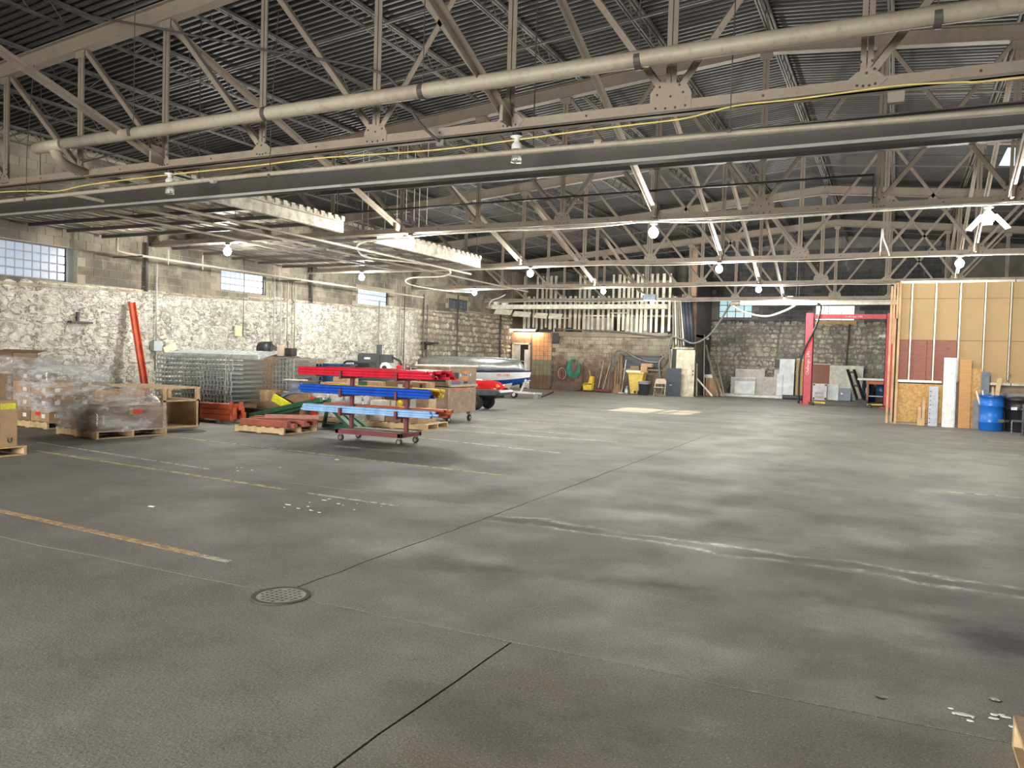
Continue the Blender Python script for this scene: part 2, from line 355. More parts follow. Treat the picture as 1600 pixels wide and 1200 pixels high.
# ---- drain in its cast ring
dr = thing('floor_drain', 'round perforated metal drain cover where the floor joints meet', 'drain', (-3.34, 3.73, 0))
MB().lathe([(.15, .003), (.15, .006), (.178, .006), (.178, .0), (.15, .0)], n=32).build('ring', mat('cast_iron', (.07, .06, .05), .7, .3), dr)
g = MB(); g.lathe([(.15, -.004), (.15, .004)], n=32).build('grate', mat('worn_iron', (.36, .35, .32), .6, .3), dr)
h = MB()
for i in range(-3, 4):
    for j in range(-3, 4):
        if i * i + j * j < 11: h.box(i * .038 - .011, i * .038 + .011, j * .038 - .011, j * .038 + .011, .0041, .0052)
tag(h.build('holes', BLACK, dr), kind='stuff')
dr2 = MB((-11.55, 10.34, 0)).lathe([(.33, 0), (.33, .006), (.28, .008)], (-11.55, 10.34, 0), 24).build('manhole_cover', mat('manhole_iron', (.08, .075, .07), .7, .4))
tag(dr2, 'dark round manhole cover in front of the orange beams', 'manhole cover')
# ---- painted parking lines
for a, b, wd, mt_ in [((-7.3, 4.37), (-4.5, 4.17), .075, PAINT_O), ((-4.5, 4.17), (-4.2, 4.15), .06, PAINT_W), ((-10.9, 7.1), (-5.9, 6.66), .07, PAINT_Y), ((-5.6, 6.62), (-4.4, 6.55), .05, PAINT_W),
                      ((-12.0, 7.75), (-7.7, 7.24), .05, PAINT_W), ((-11.4, 9.6), (-4.5, 9.03), .08, PAINT_Y), ((-7.8, 12.27), (-4.8, 11.75), .08, PAINT_W),
                      ((-8.4, 13.95), (-4.6, 14.05), .08, PAINT_W), ((-9.3, 17.25), (-4.7, 16.78), .09, PAINT_Y), ((-8.6, 19.9), (-4.7, 19.5), .09, PAINT_Y), ((-8.2, 15.0), (-5.5, 14.9), .05, PAINT_W),
                      ((1.9, 20.03), (4.6, 20.06), .1, PAINT_Y), ((1.85, 16.95), (4.3, 16.7), .1, PAINT_Y), ((.55, 11.15), (3.6, 11.3), .06, PAINT_Y), ((1.75, 14.2), (4, 14.1), .1, PAINT_Y)]:
    MB().bar((a[0], a[1], .0015), (b[0], b[1], .0015), wd, .001).build('painted_line', mt_, floor)
sp = MB()
for cx, cy, n, s in ((-5.1, 5.9, 7, .3), (-4.9, 6.3, 8, .4), (.42, 3.95, 12, .16), (-7.5, 7.6, 5, .6)):
    for _ in range(n):
        x, y, r = cx + RU(-1, 1) * s, cy + RU(-.5, .5) * s, RU(.006, .03); k = RU(0, 3)
        sp.prism([(x + r * math.cos(a + k) * RU(.6, 1.6), y + r * .5 * math.sin(a + k)) for a in (0, 1, 2, 3, 4, 5)], .001, .004, 'z')
tag(sp.build('paint_flakes', WHITE, floor), kind='stuff')
for x, y in ((-.0, 3.97), (.47, 4.2)):
    MB().lathe([(.03, .0005), (.02, .003)], (x, y, 0), 8).build('oil_spot', BLACK, floor)

# ---- roof deck: corrugated sheets on both slopes
for sgn, xa, xb in ((1, XL - .2, -2.25), (2, -2.25, XR + .2)):
    mb = MB(); P_ = .152; y = YF; k = 0
    prof = []
    while y < YB + .3:
        prof += [(y, 0), (y + .05, 0), (y + .07, .045), (y + .13, .045)]; y += P_
    # unseen opening, added so the sun can throw its patch on the floor
    def strip(x0, x1, ya, yb):
        pr = [q for q in prof if ya <= q[0] <= yb]; vs = []; fs = []
        for q in pr:
            for x in (x0, x1): vs.append((x, q[0], roofz(x) + .34 + q[1]))
        for i in range(len(pr) - 1): fs.append((2 * i, 2 * i + 1, 2 * i + 3, 2 * i + 2))
        mb.add(vs, fs)
    if sgn == 1: strip(xa, xb, YF - .1, YB + .4)
    else:
        strip(xa, 2.3, YF - .1, YB + .4); strip(4.5, xb, YF - .1, YB + .4)
        strip(2.3, 4.5, YF - .1, 23.4); strip(2.3, 4.5, 25.5, YB + .4)
    o = mb.build('ceiling', DECK, None); tag(o, kind='structure')

# ---- rubble wall pieces
def stone_bm(w, h, d, n=9):
    ring0 = []; ring1 = []
    for k in range(n):
        a = 2 * PI * (k + RU(-.25, .25)) / n; c, s = math.cos(a), math.sin(a)
        q = 1 / max(abs(c), abs(s)) ; q = 1 + (q - 1) * .62
        r = q * RU(.86, 1.03); ring0.append((c * r * w / 2, s * r * h / 2)); f = RU(.62, .84); ring1.append((c * r * w / 2 * f, s * r * h / 2 * f, d * RU(.75, 1.15)))
    return ring0, ring1, (RU(-.05, .05) * w, RU(-.05, .05) * h, d * RU(1, 1.25))
def add_stone(mb, place, w, h, d):
    r0, r1, c = stone_bm(w, h, d); n = len(r0)
    vs = [place(a, b, -.02) for a, b in r0] + [place(a, b, q) for a, b, q in r1] + [place(*c)]
    fs = [(i, (i + 1) % n, n + (i + 1) % n, n + i) for i in range(n)] + [(n + i, n + (i + 1) % n, 2 * n) for i in range(n)]
    mb.add(vs, fs)
wallL = MB(); WIN = [(8.6, 12.45, 2.98, 3.79), (16.88, 18.72, 3.22, 3.83), (23.33, 25.3, 3.29, 3.9), (29.8, 31.5, 3.58, 4.05)]
def stonetop(y): return 2.84 + (y - 10.6) * .031 if y < 40 else 3.7
ys = [YF, 8.6, 12.45, 16.88, 18.72, 23.33, 25.3, 29.8, 31.5, YB + .3]
for i in range(len(ys) - 1):
    a, b = ys[i], ys[i + 1]; win = [q for q in WIN if abs(q[0] - a) < .01]
    if win: wallL.box(XL - .35, XL, a, b, 0, win[0][2]); wallL.box(XL - .35, XL, a, b, win[0][3], 6.4)
    else: wallL.box(XL - .35, XL, a, b, 0, 6.4)
wallL = wallL.build('wall_left', MORTAR); tag(wallL, kind='structure')
stones = []
z = .05
while z < 3.6:
    hh = RU(.17, .27); y = YF + 16 + RU(0, .3)
    while y < YBL:
        w = RU(.22, .5); sm = y > 26.8
        if sm: w = RU(.16, .34)
        if z + hh * .6 < stonetop(y): stones.append((y + w / 2, z + hh / 2 + RU(-.03, .03), w * (1.0 if sm else 1.22), hh * (RU(.75, .98) if sm else 1.35), RU(.03, .06) if sm else RU(.012, .04)))
        y += w
    z += hh
stones.sort(key=lambda q: (q[0] - 10.0) ** 2 if q[0] > 9.8 else 999)
rest = MB()
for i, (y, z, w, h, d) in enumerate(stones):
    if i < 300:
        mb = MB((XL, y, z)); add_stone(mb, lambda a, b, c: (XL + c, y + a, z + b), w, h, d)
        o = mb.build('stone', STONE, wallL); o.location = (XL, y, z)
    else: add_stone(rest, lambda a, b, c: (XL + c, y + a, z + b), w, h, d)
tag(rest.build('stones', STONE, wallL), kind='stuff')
# ---- block courses above the stone
blk = MB(); cnt = 0; bmesh_cache = {}
cells = []
for r_ in range(16):
    z0 = 2.79 + r_ * .203
    y = 8.0 + (.2 if r_ % 2 else 0)
    while y < YBL:
        y0, y1 = y, min(y + .4, YBL); ok = z0 + .1 > stonetop(y + .2) + .02
        for a, b, c, d in WIN:
            if y1 > a + .02 and y0 < b - .02 and z0 + .2 > c + .06 and z0 < d - .03: ok = False
        if ok: cells.append((y0 + .006, y1 - .006, z0 + .006, z0 + .197))
        y += .406
cells.sort(key=lambda q: abs(q[0] - 11) + (0 if q[0] > 9.8 else 99))
first_block = None
for i, (a, b, c, d) in enumerate(cells):
    if i < 300:
        if first_block is None:
            mb = MB(); mb.box(0, .009, -.2, .2, -.0985, .0985); first_block = mb.build('block', BLOCK, wallL); o = first_block
        else: o = first_block.copy(); COL.objects.link(o)
        o.location = (XL + RU(-.004, .004), (a + b) / 2, (c + d) / 2); o.scale = (1, (b - a) / .395, 1)
    else: blk.box(XL - .02, XL + .007 + RU(0, .005), a - .003, b + .003, c - .003, d + .003)
tag(blk.build('blocks', BLOCK, wallL), kind='stuff')
BM = MB()
for i in range(len(WIN) - 1):                              # mortar face above the stone, behind the blocks
    pass
LEDGE = MB()
yy = 8.0
while yy < YBL - .5:
    LEDGE.box(XL, XL + .05 + RU(0, .02), yy, yy + .5, stonetop(yy) - .04 + RU(-.01, .01), stonetop(yy) + .02); yy += .5
tag(LEDGE.build('mortar_ledge', mat('crumbling_ledge', (.42, .37, .28), .9, scale=3, dirt=(.15, .12, .09)), wallL), kind='stuff')

# ---- windows
def glassblocks(name, y0, y1, z0, z1, nc, nr, mt_, x=XL, solid=True):
    fr = MB(); fr.box(x - .14, x - .1, y0, y1, z0, z1); f = fr.build(name, mat('window_mortar', (.28, .28, .27), .8)); tag(f, kind='structure')
    MB().box(x - .1, x - .02, y0 - .03, y0 + .02, z0, z1).box(x - .1, x - .02, y1 - .02, y1 + .03, z0, z1).box(x - .1, x - .02, y0, y1, z1 - .015, z1 + .02).build('window_frame', BLACK, f)
    cw = (y1 - y0 - .04) / nc; ch = (z1 - z0 - .02) / nr; first = None
    for i in range(nc):
        for j in range(nr):
            if first is None:
                first = MB().box(0, .05, -cw / 2 + .012, cw / 2 - .012, -ch / 2 + .012, ch / 2 - .012).build('glass_block', mt_, f, bevel=.008); o = first
            else: o = first.copy(); COL.objects.link(o)
            o.location = (x - .1, y0 + .02 + cw * (i + .5), z0 + .01 + ch * (j + .5))
    return f
GB1 = m_pane('daylit_glass_block', (.5, .66, .95), (.72, .76, .85), .5, 2.5); GB2 = m_pane('bright_glass_block', (.75, .88, 1), (.92, .96, 1), .85, 2.5)
glassblocks('window_1', 8.6, 12.2, 2.99, 3.78, 18, 4, GB1); glassblocks('window_2', 16.9, 18.65, 3.23, 3.82, 9, 3, GB2); glassblocks('window_3', 23.35, 25.2, 3.3, 3.89, 9, 3, GB2)
def gridwin(name, ax, a0, a1, z0, z1, nc, nr, pane, plane, skip=()):
    """steel sash window in a wall along x or y"""
    def bx(mb, p, q, z_, w_, d0, d1):
        if ax == 'x': mb.box(p, q, plane + d0, plane + d1, z_, w_)
        else: mb.box(plane + d0, plane + d1, p, q, z_, w_)
    mb = MB(); bx(mb, a0, a1, z0 - .03, z0 + .02, -.06, .04); bx(mb, a0, a1, z1 - .02, z1 + .03, -.06, .04); bx(mb, a0, a0 + .03, z0, z1, -.06, .04); bx(mb, a1 - .03, a1, z0, z1, -.06, .04)
    f = mb.build(name, STEELD); tag(f, kind='structure'); cw = (a1 - a0) / nc; ch = (z1 - z0) / nr
    mu = MB()
    for i in range(1, nc): bx(mu, a0 + cw * i - .015, a0 + cw * i + .015, z0, z1, -.03, .02)
    for j in range(1, nr): bx(mu, a0, a1, z0 + ch * j - .015, z0 + ch * j + .015, -.03, .02)
    mu.build('muntins', STEELD, f)
    for i in range(nc):
        for j in range(nr):
            if (i, j) in skip: continue
            mb = MB(); bx(mb, a0 + cw * i + .015, a0 + cw * i + cw - .015, z0 + ch * j + .015, z0 + ch * j + ch - .015, 0 if ax == 'x' else -.01, .01 if ax == 'x' else 0); mb.build('pane', pane, f)
    return f
gridwin('window_4', 'y', 29.85, 31.45, 3.62, 4.0, 5, 2, m_pane('dim_pane', (.14, .17, .22), (.07, .09, .12), .35), XL - .05)

# ---- back wall, left part (workshop corner) with an opening closed by slats above
bw = MB()
bw.box(XL, -8.3, YBL, YBL + .25, 0, 2.72)
wb = bw.build('wall_back', mat('soot_wall', (.16, .14, .11), .9)); tag(wb, kind='structure')
blocksb = MB(); n = 0; firstb = None
for r_ in range(13):
    x = -15.3 + (.2 if r_ % 2 else 0); z0 = .02 + r_ * .205
    while x < -8.5:
        if not (z0 + .1 > 1.15 and z0 < 1.75 and x + .35 > -11.65 and x < -9.75):
            if n < 300:
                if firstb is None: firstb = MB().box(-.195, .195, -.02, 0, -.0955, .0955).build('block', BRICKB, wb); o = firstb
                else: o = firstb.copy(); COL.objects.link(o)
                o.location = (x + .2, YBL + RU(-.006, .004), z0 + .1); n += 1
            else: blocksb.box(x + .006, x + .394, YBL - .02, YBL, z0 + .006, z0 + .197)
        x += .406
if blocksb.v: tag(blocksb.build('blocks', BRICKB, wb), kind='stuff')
# workshop corner panelling: tall door opening, orange painted tile above green and brown
CREAMT = mat('cream_trim', (.62, .57, .44), .6)
MB().box(-17.55, -16.45, YBL - .06, YBL - .02, 2.3, 2.8).build('panel', mat('brown_panel', (.26, .17, .11), .7), wb)
def tiles(x0, x1, z0, z1, nx, nz, mt_, y=YBL - .03):
    f = None
    for i in range(nx):
        for j in range(nz):
            cw = (x1 - x0) / nx; ch = (z1 - z0) / nz
            if f is None: f = MB().box(-cw / 2 + .006, cw / 2 - .006, -.02, 0, -ch / 2 + .006, ch / 2 - .006).build('tile', mt_, wb); o = f
            else: o = f.copy(); COL.objects.link(o)
            o.location = (x0 + cw * (i + .5), y + RU(-.003, .003), z0 + ch * (j + .5))
def m_tile(name, a, b):
    t = NT(name); c = t.mix(t.rnd(), a, b); c = t.mix(t.rng(t.noise(t.pos, 2.5, 5, .7), .5, .72, 0, .6), c, (.2, .12, .08)); return t.fin(c, .5)
tiles(-16.35, -15.3, 1.45, 2.8, 5, 6, m_tile('orange_tile', (.62, .33, .16), (.52, .27, .13)))
tiles(-16.35, -15.3, .7, 1.45, 5, 3, m_tile('green_tile', (.26, .25, .16), (.2, .19, .13)))
tiles(-16.35, -15.3, .02, .7, 5, 3, m_tile('brown_tile', (.2, .13, .09), (.15, .1, .07)))
d1 = MB().box(-17.45, -17.36, YBL - .09, YBL - .02, 0, 2.26).box(-16.55, -16.46, YBL - .09, YBL - .02, 0, 2.26).box(-17.45, -16.46, YBL - .09, YBL - .02, 2.2, 2.29).build('door_1', CREAMT); tag(d1, kind='structure')
MB().box(-17.36, -16.55, YBL - .03, YBL - .022, .02, 2.2).build('opening', BLACK, d1)
lf = MB(); lf.obox((-17.2, YBL - .06, 1.1), (.4, .04, 2.15)); lf.build('door_leaf', mat('grey_door', (.5, .5, .46), .5), d1)
MB().obox((-16.66, YBL - .06, 1.0), (.2, .03, 1.9)).build('door_edge', WHITE, d1)
wl = gridwin('window_5', 'x', -11.6, -9.8, 1.19, 1.78, 2, 1, m_pane('blue_dusk_pane', (.02, .035, .06), (.015, .02, .035), .2), YBL - .05)
MB().box(-11.75, -9.7, YBL - .12, YBL - .02, 1.1, 1.17).build('sill', mat('sill_wood', (.25, .22, .17), .8), wl)
MB().box(-11.75, -9.7, YBL - .1, YBL - .02, 1.8, 1.9).build('lintel', mat('lintel_wood', (.16, .14, .11), .8), wl)
led = MB().box(-15.35, -9.5, YBL - .12, YBL + .2, 2.64, 2.86).build('trim_1', mat('ledge_wood', (.28, .24, .18), .85, scale=2)); tag(led, kind='structure')
# slats of the loft front
SLAT = mat('pale_slat', (.66, .61, .5), .75, scale=2, dirt=(.4, .36, .28)); SLATD = mat('dark_slat', (.2, .17, .13), .8)
loft = thing('loft_partition', 'tall open partition of pale upright wooden slats above the workshop wall', 'partition', (-13, YBL, 2.86))
x = -16.9
while x < -9.3:
    w = RU(.09, .15); z0 = 2.86 if x > -15.2 else 2.95; zt = 5.6 if x > -11.8 or R() < .6 else 4.6
    MB((-13, YBL, 2.86)).box(x, x + w, YBL - .03 - RU(0, .03), YBL, z0 + RU(0, .12), zt).build('slat', SLAT, loft)
    x += w + RU(.06, .19)
for z_ in (3.6, 4.35, 5.2): MB((-13, YBL, 2.86)).box(-16.9, -9.3, YBL, YBL + .08, z_, z_ + .09).build('rail', SLATD, loft)
for xx, ww, z_ in ((-13.6, 1.0, 3.62), (-12.3, .9, 3.75), (-15.2, .8, 3.5)): MB((-13, YBL, 2.86)).box(xx, xx + ww, YBL - .09, YBL - .055, z_, z_ + .06).build('batten', SLAT, loft)
# things stored in the loft, dim behind the slats
lo = MB().box(XL, -8.3, YBL + .25, YB, 2.72, 2.84).build('trim_2', SLATD); tag(lo, kind='structure')
for i, (x, w, h, d, c, lb) in enumerate([(-14.6, 1.0, .55, .6, CARDD, 'brown carton stored in the loft behind the slats, leftmost'), (-13.2, 1.5, .7, .5, GREYB, 'wide pale crate stored in the loft behind the slats'), (-11.2, 1.1, .8, .6, WHITE, 'white carton stored in the loft behind the slats, near the right end')]):
    t_ = thing('storage_box', lb, 'box', (x, YBL + .7, 2.84), 'boxes stored in the loft'); MB().box(-w / 2, w / 2, -d / 2, d / 2, 0, h).build('body', c, t_, bevel=.01); MB().box(-w / 2 - .01, w / 2 + .01, -d / 2 - .01, d / 2 + .01, h, h + .05).build('lid', c, t_)
# back wall behind the loft and the right-hand part of it
mbk = MB()
xs = [XL - .3, -7.95, -6.35, -3.5, -1.8, XR + .3]
for i in range(5):
    a, b = xs[i], xs[i + 1]
    if i == 1: mbk.box(a, b, YB, YB + .3, 0, 3.78); mbk.box(a, b, YB, YB + .3, 4.7, 7.6)
    elif i == 3: mbk.box(a, b, YB, YB + .3, 0, 3.68); mbk.box(a, b, YB, YB + .3, 4.36, 7.6)
    else: mbk.box(a, b, YB, YB + .3, 0, 7.6)
wr = mbk.build('wall_back', mat('back_mortar', (.2, .19, .17), .9, scale=2)); tag(wr, kind='structure')
st = []; z = .04
while z < 3.45:
    hh = RU(.17, .27); x = -8.3
    while x < 0.6:
        w = RU(.16, .42); st.append((x + w / 2, z + hh / 2 + RU(-.04, .04), w * 1.12, hh * RU(.9, 1.25), RU(.015, .045))); x += w
    z += hh
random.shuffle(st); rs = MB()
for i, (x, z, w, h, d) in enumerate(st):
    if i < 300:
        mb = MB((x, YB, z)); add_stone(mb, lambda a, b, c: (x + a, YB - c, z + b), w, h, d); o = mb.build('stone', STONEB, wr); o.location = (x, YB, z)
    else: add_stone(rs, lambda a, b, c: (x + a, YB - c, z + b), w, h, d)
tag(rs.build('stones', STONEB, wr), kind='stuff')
ub = MB()
for r_ in range(17):
    x = -8.3 + (.2 if r_ % 2 else 0); z0 = 3.5 + r_ * .205
    while x < 1.5:
        if not ((x + .4 > -7.97 and x < -6.33 and z0 + .2 > 3.76 and z0 < 4.72) or (x + .4 > -3.52 and x < -1.78 and z0 + .2 > 3.66 and z0 < 4.38)): ub.box(x + .006, x + .394, YB - .02, YB, z0 + .006, z0 + .197)
        x += .406
tag(ub.build('blocks', BLOCKD, wr), kind='stuff')
pk = MB()
for i in range(14):
    if i in (5, 6): continue
    pk.box(-7.2 + i * .56, -7.04 + i * .56, YB - .05, YB - .02, 5.02, 5.24)
tag(pk.build('beam_pockets', BLACK, wr), kind='stuff')
gridwin('window_6', 'x', -7.95, -6.35, 3.78, 4.7, 4, 3, m_pane('teal_pane', (.25, .62, .68), (.75, .92, .95), .9, 3), YB + .05, skip=((3, 2),))
gridwin('window_7', 'x', -3.5, -1.8, 3.68, 4.36, 3, 2, m_pane('sunlit_pane', (1, 1, 1), (1, 1, 1), 4.5), YB + .05)
MB().box(-3.6, -1.7, YB - .09, YB, 3.5, 3.66).build('sill', mat('rotten_sill', (.5, .3, .14), .8, scale=5), wr)
# return wall between the two back walls
rw = MB().box(-8.5, -8.3, YBL + .25, YB, 0, 6.8).build('wall_return', mat('dark_boarding', (.11, .1, .09), .9, scale=2)); tag(rw, kind='structure')
MB().box(-8.52, -8.28, YBL + .0, YBL + .26, 0, 6.8).build('corner_post', mat('brick_post', (.3, .2, .14), .9, scale=4), rw)
# right wall with an added opening, front wall with the loading-door opening (out of the frame)
PL = mat('plain_block_wall', (.3, .27, .22), .9, scale=1)
o = MB().box(XR, XR + .3, YF, 5.8, 0, 6.4).box(XR, XR + .3, 12.2, YB + .3, 0, 6.4).box(XR, XR + .3, 5.8, 12.2, 3.9, 6.4).build('wall_right', PL); tag(o, kind='structure')
o = MB().box(XL - .3, -11.1, YF - .3, YF, 0, 7.6).box(-1.9, XR + .3, YF - .3, YF, 0, 7.6).box(-11.1, -1.9, YF - .3, YF, 3.8, 7.6).build('wall_front', PL); tag(o, kind='structure')

# ================================================================ ROOF TRUSSES
TY = [2.1, 8.3, 14.5, 20.7, 26.9, 33.1]
NAMES = ['nearest, overhead', 'first in view, above the foreground', 'second in view, level with the tall red beam', 'third in view, over the red riding mower', 'fourth in view, beyond the stud partition', 'last, before the back wall']
XC = -2.25; PD = 1.885; ZB = 4.13
def angle2(mb, a, b, leg, side=1, gap=.012, t=.009):
    """pair of angles back to back seen face-on: two flat legs in the truss plane plus outstanding legs"""
    mb.bar(a, b, t, leg, (0, 1, 0) if False else (0, 0, 1)) if False else None
    a = Vector(a); b = Vector(b); d = (b - a).normalized(); y = Vector((0, 1, 0)); s = d.cross(y).normalized()
    for q in (1, -1):
        mb.bar(a, b, leg, t, y, du=q * (leg / 2 + gap / 2), dv=-.02)
        mb.bar(a, b, t, .05, y, du=q * (gap / 2 + t), dv=.01)
def make_truss(Y, idx):
    o = thing('roof_truss', 'riveted steel roof truss spanning the hall, ' + NAMES[idx], 'truss', (XC, Y, ZB), 'roof trusses')
    org = (XC, Y, ZB); x0, x1 = XL + .02, XR - .02
    mb = MB(org)
    mb.box(x0, x1, Y - .026, Y - .014, ZB, ZB + .125).box(x0, x1, Y + .014, Y + .026, ZB, ZB + .125).box(x0, x1, Y - .11, Y - .014, ZB, ZB + .013).box(x0, x1, Y + .014, Y + .11, ZB, ZB + .013)
    mb.build('bottom_chord', STEEL, o)
    for xa, xb in ((x0, XC), (XC, x1)):
        mb = MB(org); za, zb = roofz(xa) - .12, roofz(xb) - .12
        mb.bar((xa, Y - .03, za), (xb, Y - .03, zb), .014, .24); mb.bar((xa, Y + .03, za), (xb, Y + .03, zb), .014, .24)
        mb.bar((xa, Y, za), (xb, Y, zb), .2, .014, dv=.12); mb.bar((xa, Y, za), (xb, Y, zb), .16, .012, dv=-.12)
        mb.build('top_chord', STEEL, o)
    riv = MB(org)
    for k in range(-8, 9):
        xn = XC + PD * k
        if xn < x0 + .1 or xn > x1 - .05: continue
        if abs(k) < 8:
            mb = MB(org); angle2(mb, (xn, Y, ZB + .05), (xn, Y, roofz(xn) - .1), .05); mb.build('post', STEEL, o)
        def diag(ka, kb):
            xa, xb = XC + PD * ka, XC + PD * kb
            xa = max(x0 + .05, min(x1 - .05, xa))
            mb = MB(org); a = Vector((xa, Y - .02, roofz(xa) - .15)); b = Vector((xb, Y - .02, ZB + .12))
            d = (b - a).normalized(); a += d * .05; b -= d * .05
            mb.bar(a, b, .075, .01, (0, 1, 0)); mb.bar(a, b, .01, .07, (0, 1, 0), du=.035 * (1 if ka < kb else -1), dv=.03); mb.build('diagonal', STEEL, o)
        if k <= 0 and k > -8: diag(k - 1, k)
        if k >= 0 and k < 8: diag(k + 1, k)
        if k == -2: diag(-1, -2)
        if k == 2: diag(1, 2)
        gw, gh = (.22, .28) if k == 0 else ((.17, .22) if k in (-2, 2) else (.11, .16))
        mb = MB(org)
        if k % 2: mb.prism([(xn - gw * 1.7, ZB + .1), (xn - gw * .4, ZB + gh + .06), (xn + gw * .4, ZB + gh + .06), (xn + gw * 1.7, ZB + .1), (xn + gw, ZB + .03), (xn - gw, ZB + .03)], Y - .034, Y - .027)
        else: mb.prism([(xn - gw, ZB + .03), (xn - gw, ZB + gh * .8), (xn - gw * .6, ZB + gh + .06), (xn + gw * .8, ZB + gh), (xn + gw, ZB + gh * .7), (xn + gw, ZB + .03)], Y - .034, Y - .027)
        mb.build('gusset_plate', STEEL, o)
        mb = MB(org); zt = roofz(xn); mb.prism([(xn - .12, zt - .2), (xn - .1, zt - .36), (xn + .1, zt - .36), (xn + .12, zt - .2)], Y - .045, Y - .038); mb.build('gusset_plate', STEEL, o)
        for dx, dz in ((-.6, .06), (-.2, .05), (.2, .05), (.6, .06), (-.55, .2), (.5, .2), (0, .17), (-.45, .28), (.35, .28)):
            riv.lathe([(.014, 0), (.012, -.008), (.005, -.012)], (xn + dx * gw * 1.2, Y - .034, ZB + dz), 6, 'y')
        if k < 8: riv.lathe([(.014, 0), (.012, -.008), (.005, -.012)], (xn + PD / 2, Y - .026, ZB + .07), 6, 'y')
    tag(riv.build('rivets', STEELD, o), kind='stuff')
    return o
for i, Y in enumerate(TY): make_truss(Y, i)
# sway braces between trusses
ordn = ['nearest the camera', 'before the second truss', 'before the third truss', 'before the fourth truss', 'before the last truss']
for i in range(1, 6):
    for X, side in ((-9.8, 'left'), (-4.13, 'centre'), (1.5, 'right')):
        t_ = thing('sway_brace', 'slanting steel angle brace between trusses, %s row, %s' % (side, ordn[i - 1]), 'brace', (X, TY[i], ZB), 'sway braces between the trusses')
        a = (X, TY[i] - .05, ZB + .15); b = (X, TY[i - 1] + .05, roofz(X) - .25); mb = MB((X, TY[i], ZB)); mb.bar(a, b, .085, .012); mb.bar(a, b, .012, .085, du=.04, dv=-.04); mb.build('bar', STEEL, t_)
        MB((X, TY[i], ZB)).box(X - .02, X + .02, TY[i] - .26, TY[i] - .03, ZB + .05, ZB + .3).build('end_plate', STEEL, t_)
# open-web joists under the deck, one per panel point and bay
jt = thing('bar_joist', 'x', 'joist', (0, 0, 0), 'open-web joists under the roof deck'); L = 6.2
MB().box(-.05, -.01, 0, L, .28, .33).box(.01, .05, 0, L, .28, .33).build('top_chord', JOISTM, jt)
MB().box(-.035, -.012, .3, L - .3, .0, .03).box(.012, .035, .3, L - .3, 0, .03).build('bottom_chord', JOISTM, jt)
mb = MB(); pts = []; nz = 20
for i in range(nz + 1): pts.append((0, .3 + (L - .6) * i / nz, .29 if i % 2 else .02))
for i in range(nz): mb.tube([pts[i], pts[i + 1]], .009, 5)
mb.build('web', JOISTM, jt)
jk = list(jt.children); first = True
for b in range(-1, 6):
    Y0 = TY[0] + (b) * 6.2
    for k in range(-8, 9):
        for hf in (0,):
            X = XC + PD * k + (.06 if k < 8 else -.2)
            if X < XL + .1: X = XL + .25
            if first: o = jt; first = False
            else:
                o = jt.copy(); COL.objects.link(o)
                for c in jk: q = c.copy(); COL.objects.link(q); q.parent = o
            o.location = (X, Y0, roofz(X)); o['label'] = 'open-web bar joist under the roof deck, %s from left wall, %s bay from camera' % (ORD[k + 8], ORD[b + 1])
# thin bridging rods
for i, Y in enumerate([5.2, 10.4, 12.4, 17.6, 23.8, 30.0, 35.5]):
    for xa, xb, s in ((XL, XC, 'left'), (XC, XR, 'right')):
        o = MB((xa, Y, roofz(xa))).bar((xa, Y, roofz(xa) - .035), (xb, Y, roofz(xb) - .035), .03, .03).build('bridging_bar', JOISTM)
        tag(o, 'thin bridging bar across the joists, %s roof slope, %s from the camera' % (s, ORD[i]), 'bridging bar', 'bridging bars')
# ================================================================ OVERHEAD PIPES, BEAMS, DUCTS
def simple(mb, name, mt_, label, cat, group=None, smooth=False, bevel=0, kind=None):
    o = mb.build(name, mt_, None, smooth=smooth, bevel=bevel); return tag(o, label, cat, group, kind)
o = thing('heating_pipe', 'thick pale pipe crossing in front of the first roof truss', 'pipe', (-11.62, 7.6, 4.45))
MB((-11.62, 7.6, 4.45)).tube([(-11.7, 7.6, 4.43), (-11.1, 7.6, 4.44)], .085, 14).build('end_cap', PIPE, o, smooth=True)
MB((-11.62, 7.6, 4.45)).tube([(-11.05, 7.6, 4.44), (-7.4, 7.6, 4.46), (-3.8, 7.6, 4.47), (-1.2, 7.6, 4.48), (6, 7.6, 4.5)], .082, 16).build('pipe_run', PIPE, o, smooth=True)
MB((-11.62, 7.6, 4.45)).tube(smoothpath([(-11.3, 7.6, 4.4), (-11.35, 7.75, 4.25), (-11.5, 8.2, 4.2), (-11.65, 9.0, 4.2), (-11.8, 10.2, 4.2)]), .075, 12).build('elbow', PIPE, o, smooth=True)
for x in (-9.6, -7.2, -4.9, -2.4, .2, 2.4):
    MB((-11.62, 7.6, 4.45)).lathe([(.09, -.03), (.09, .03)], (x, 7.6, 4.46), 16, 'x').tube([(x, 7.6, 4.55), (x, 7.6, roofz(x) + .3)], .006, 5).build('hanger', STEELD, o)
org = (-6, 8.95, 3.9); o = thing('monorail_beam', 'long I-beam hoist rail with dark web hanging behind the first truss', 'beam', org)
MB(org).box(XL + .05, 9, 8.94, 8.955, 3.82, 4.06).box(XL + .05, 9, 8.86, 9.04, 4.055, 4.07).box(XL + .05, 9, 8.86, 9.04, 3.81, 3.825).build('web', STEELD, o)
MB(org).box(XL + .05, 9, 8.85, 8.862, 3.8, 3.835).build('flange_edge', CONDUIT, o)
for x in (-15, -9.8, -4.13, 1.5, 6): MB(org).box(x - .03, x + .03, 8.45, 8.9, 4.08, 4.1).tube([(x, 8.93, 4.07), (x, 8.93, roofz(x) + .1)], .008, 5).build('hanger', STEELD, o)
org = (-6, 7.9, 3.75); o = thing('sprinkler_pipe', 'thin pale sprinkler pipe running under the first truss', 'pipe', org)
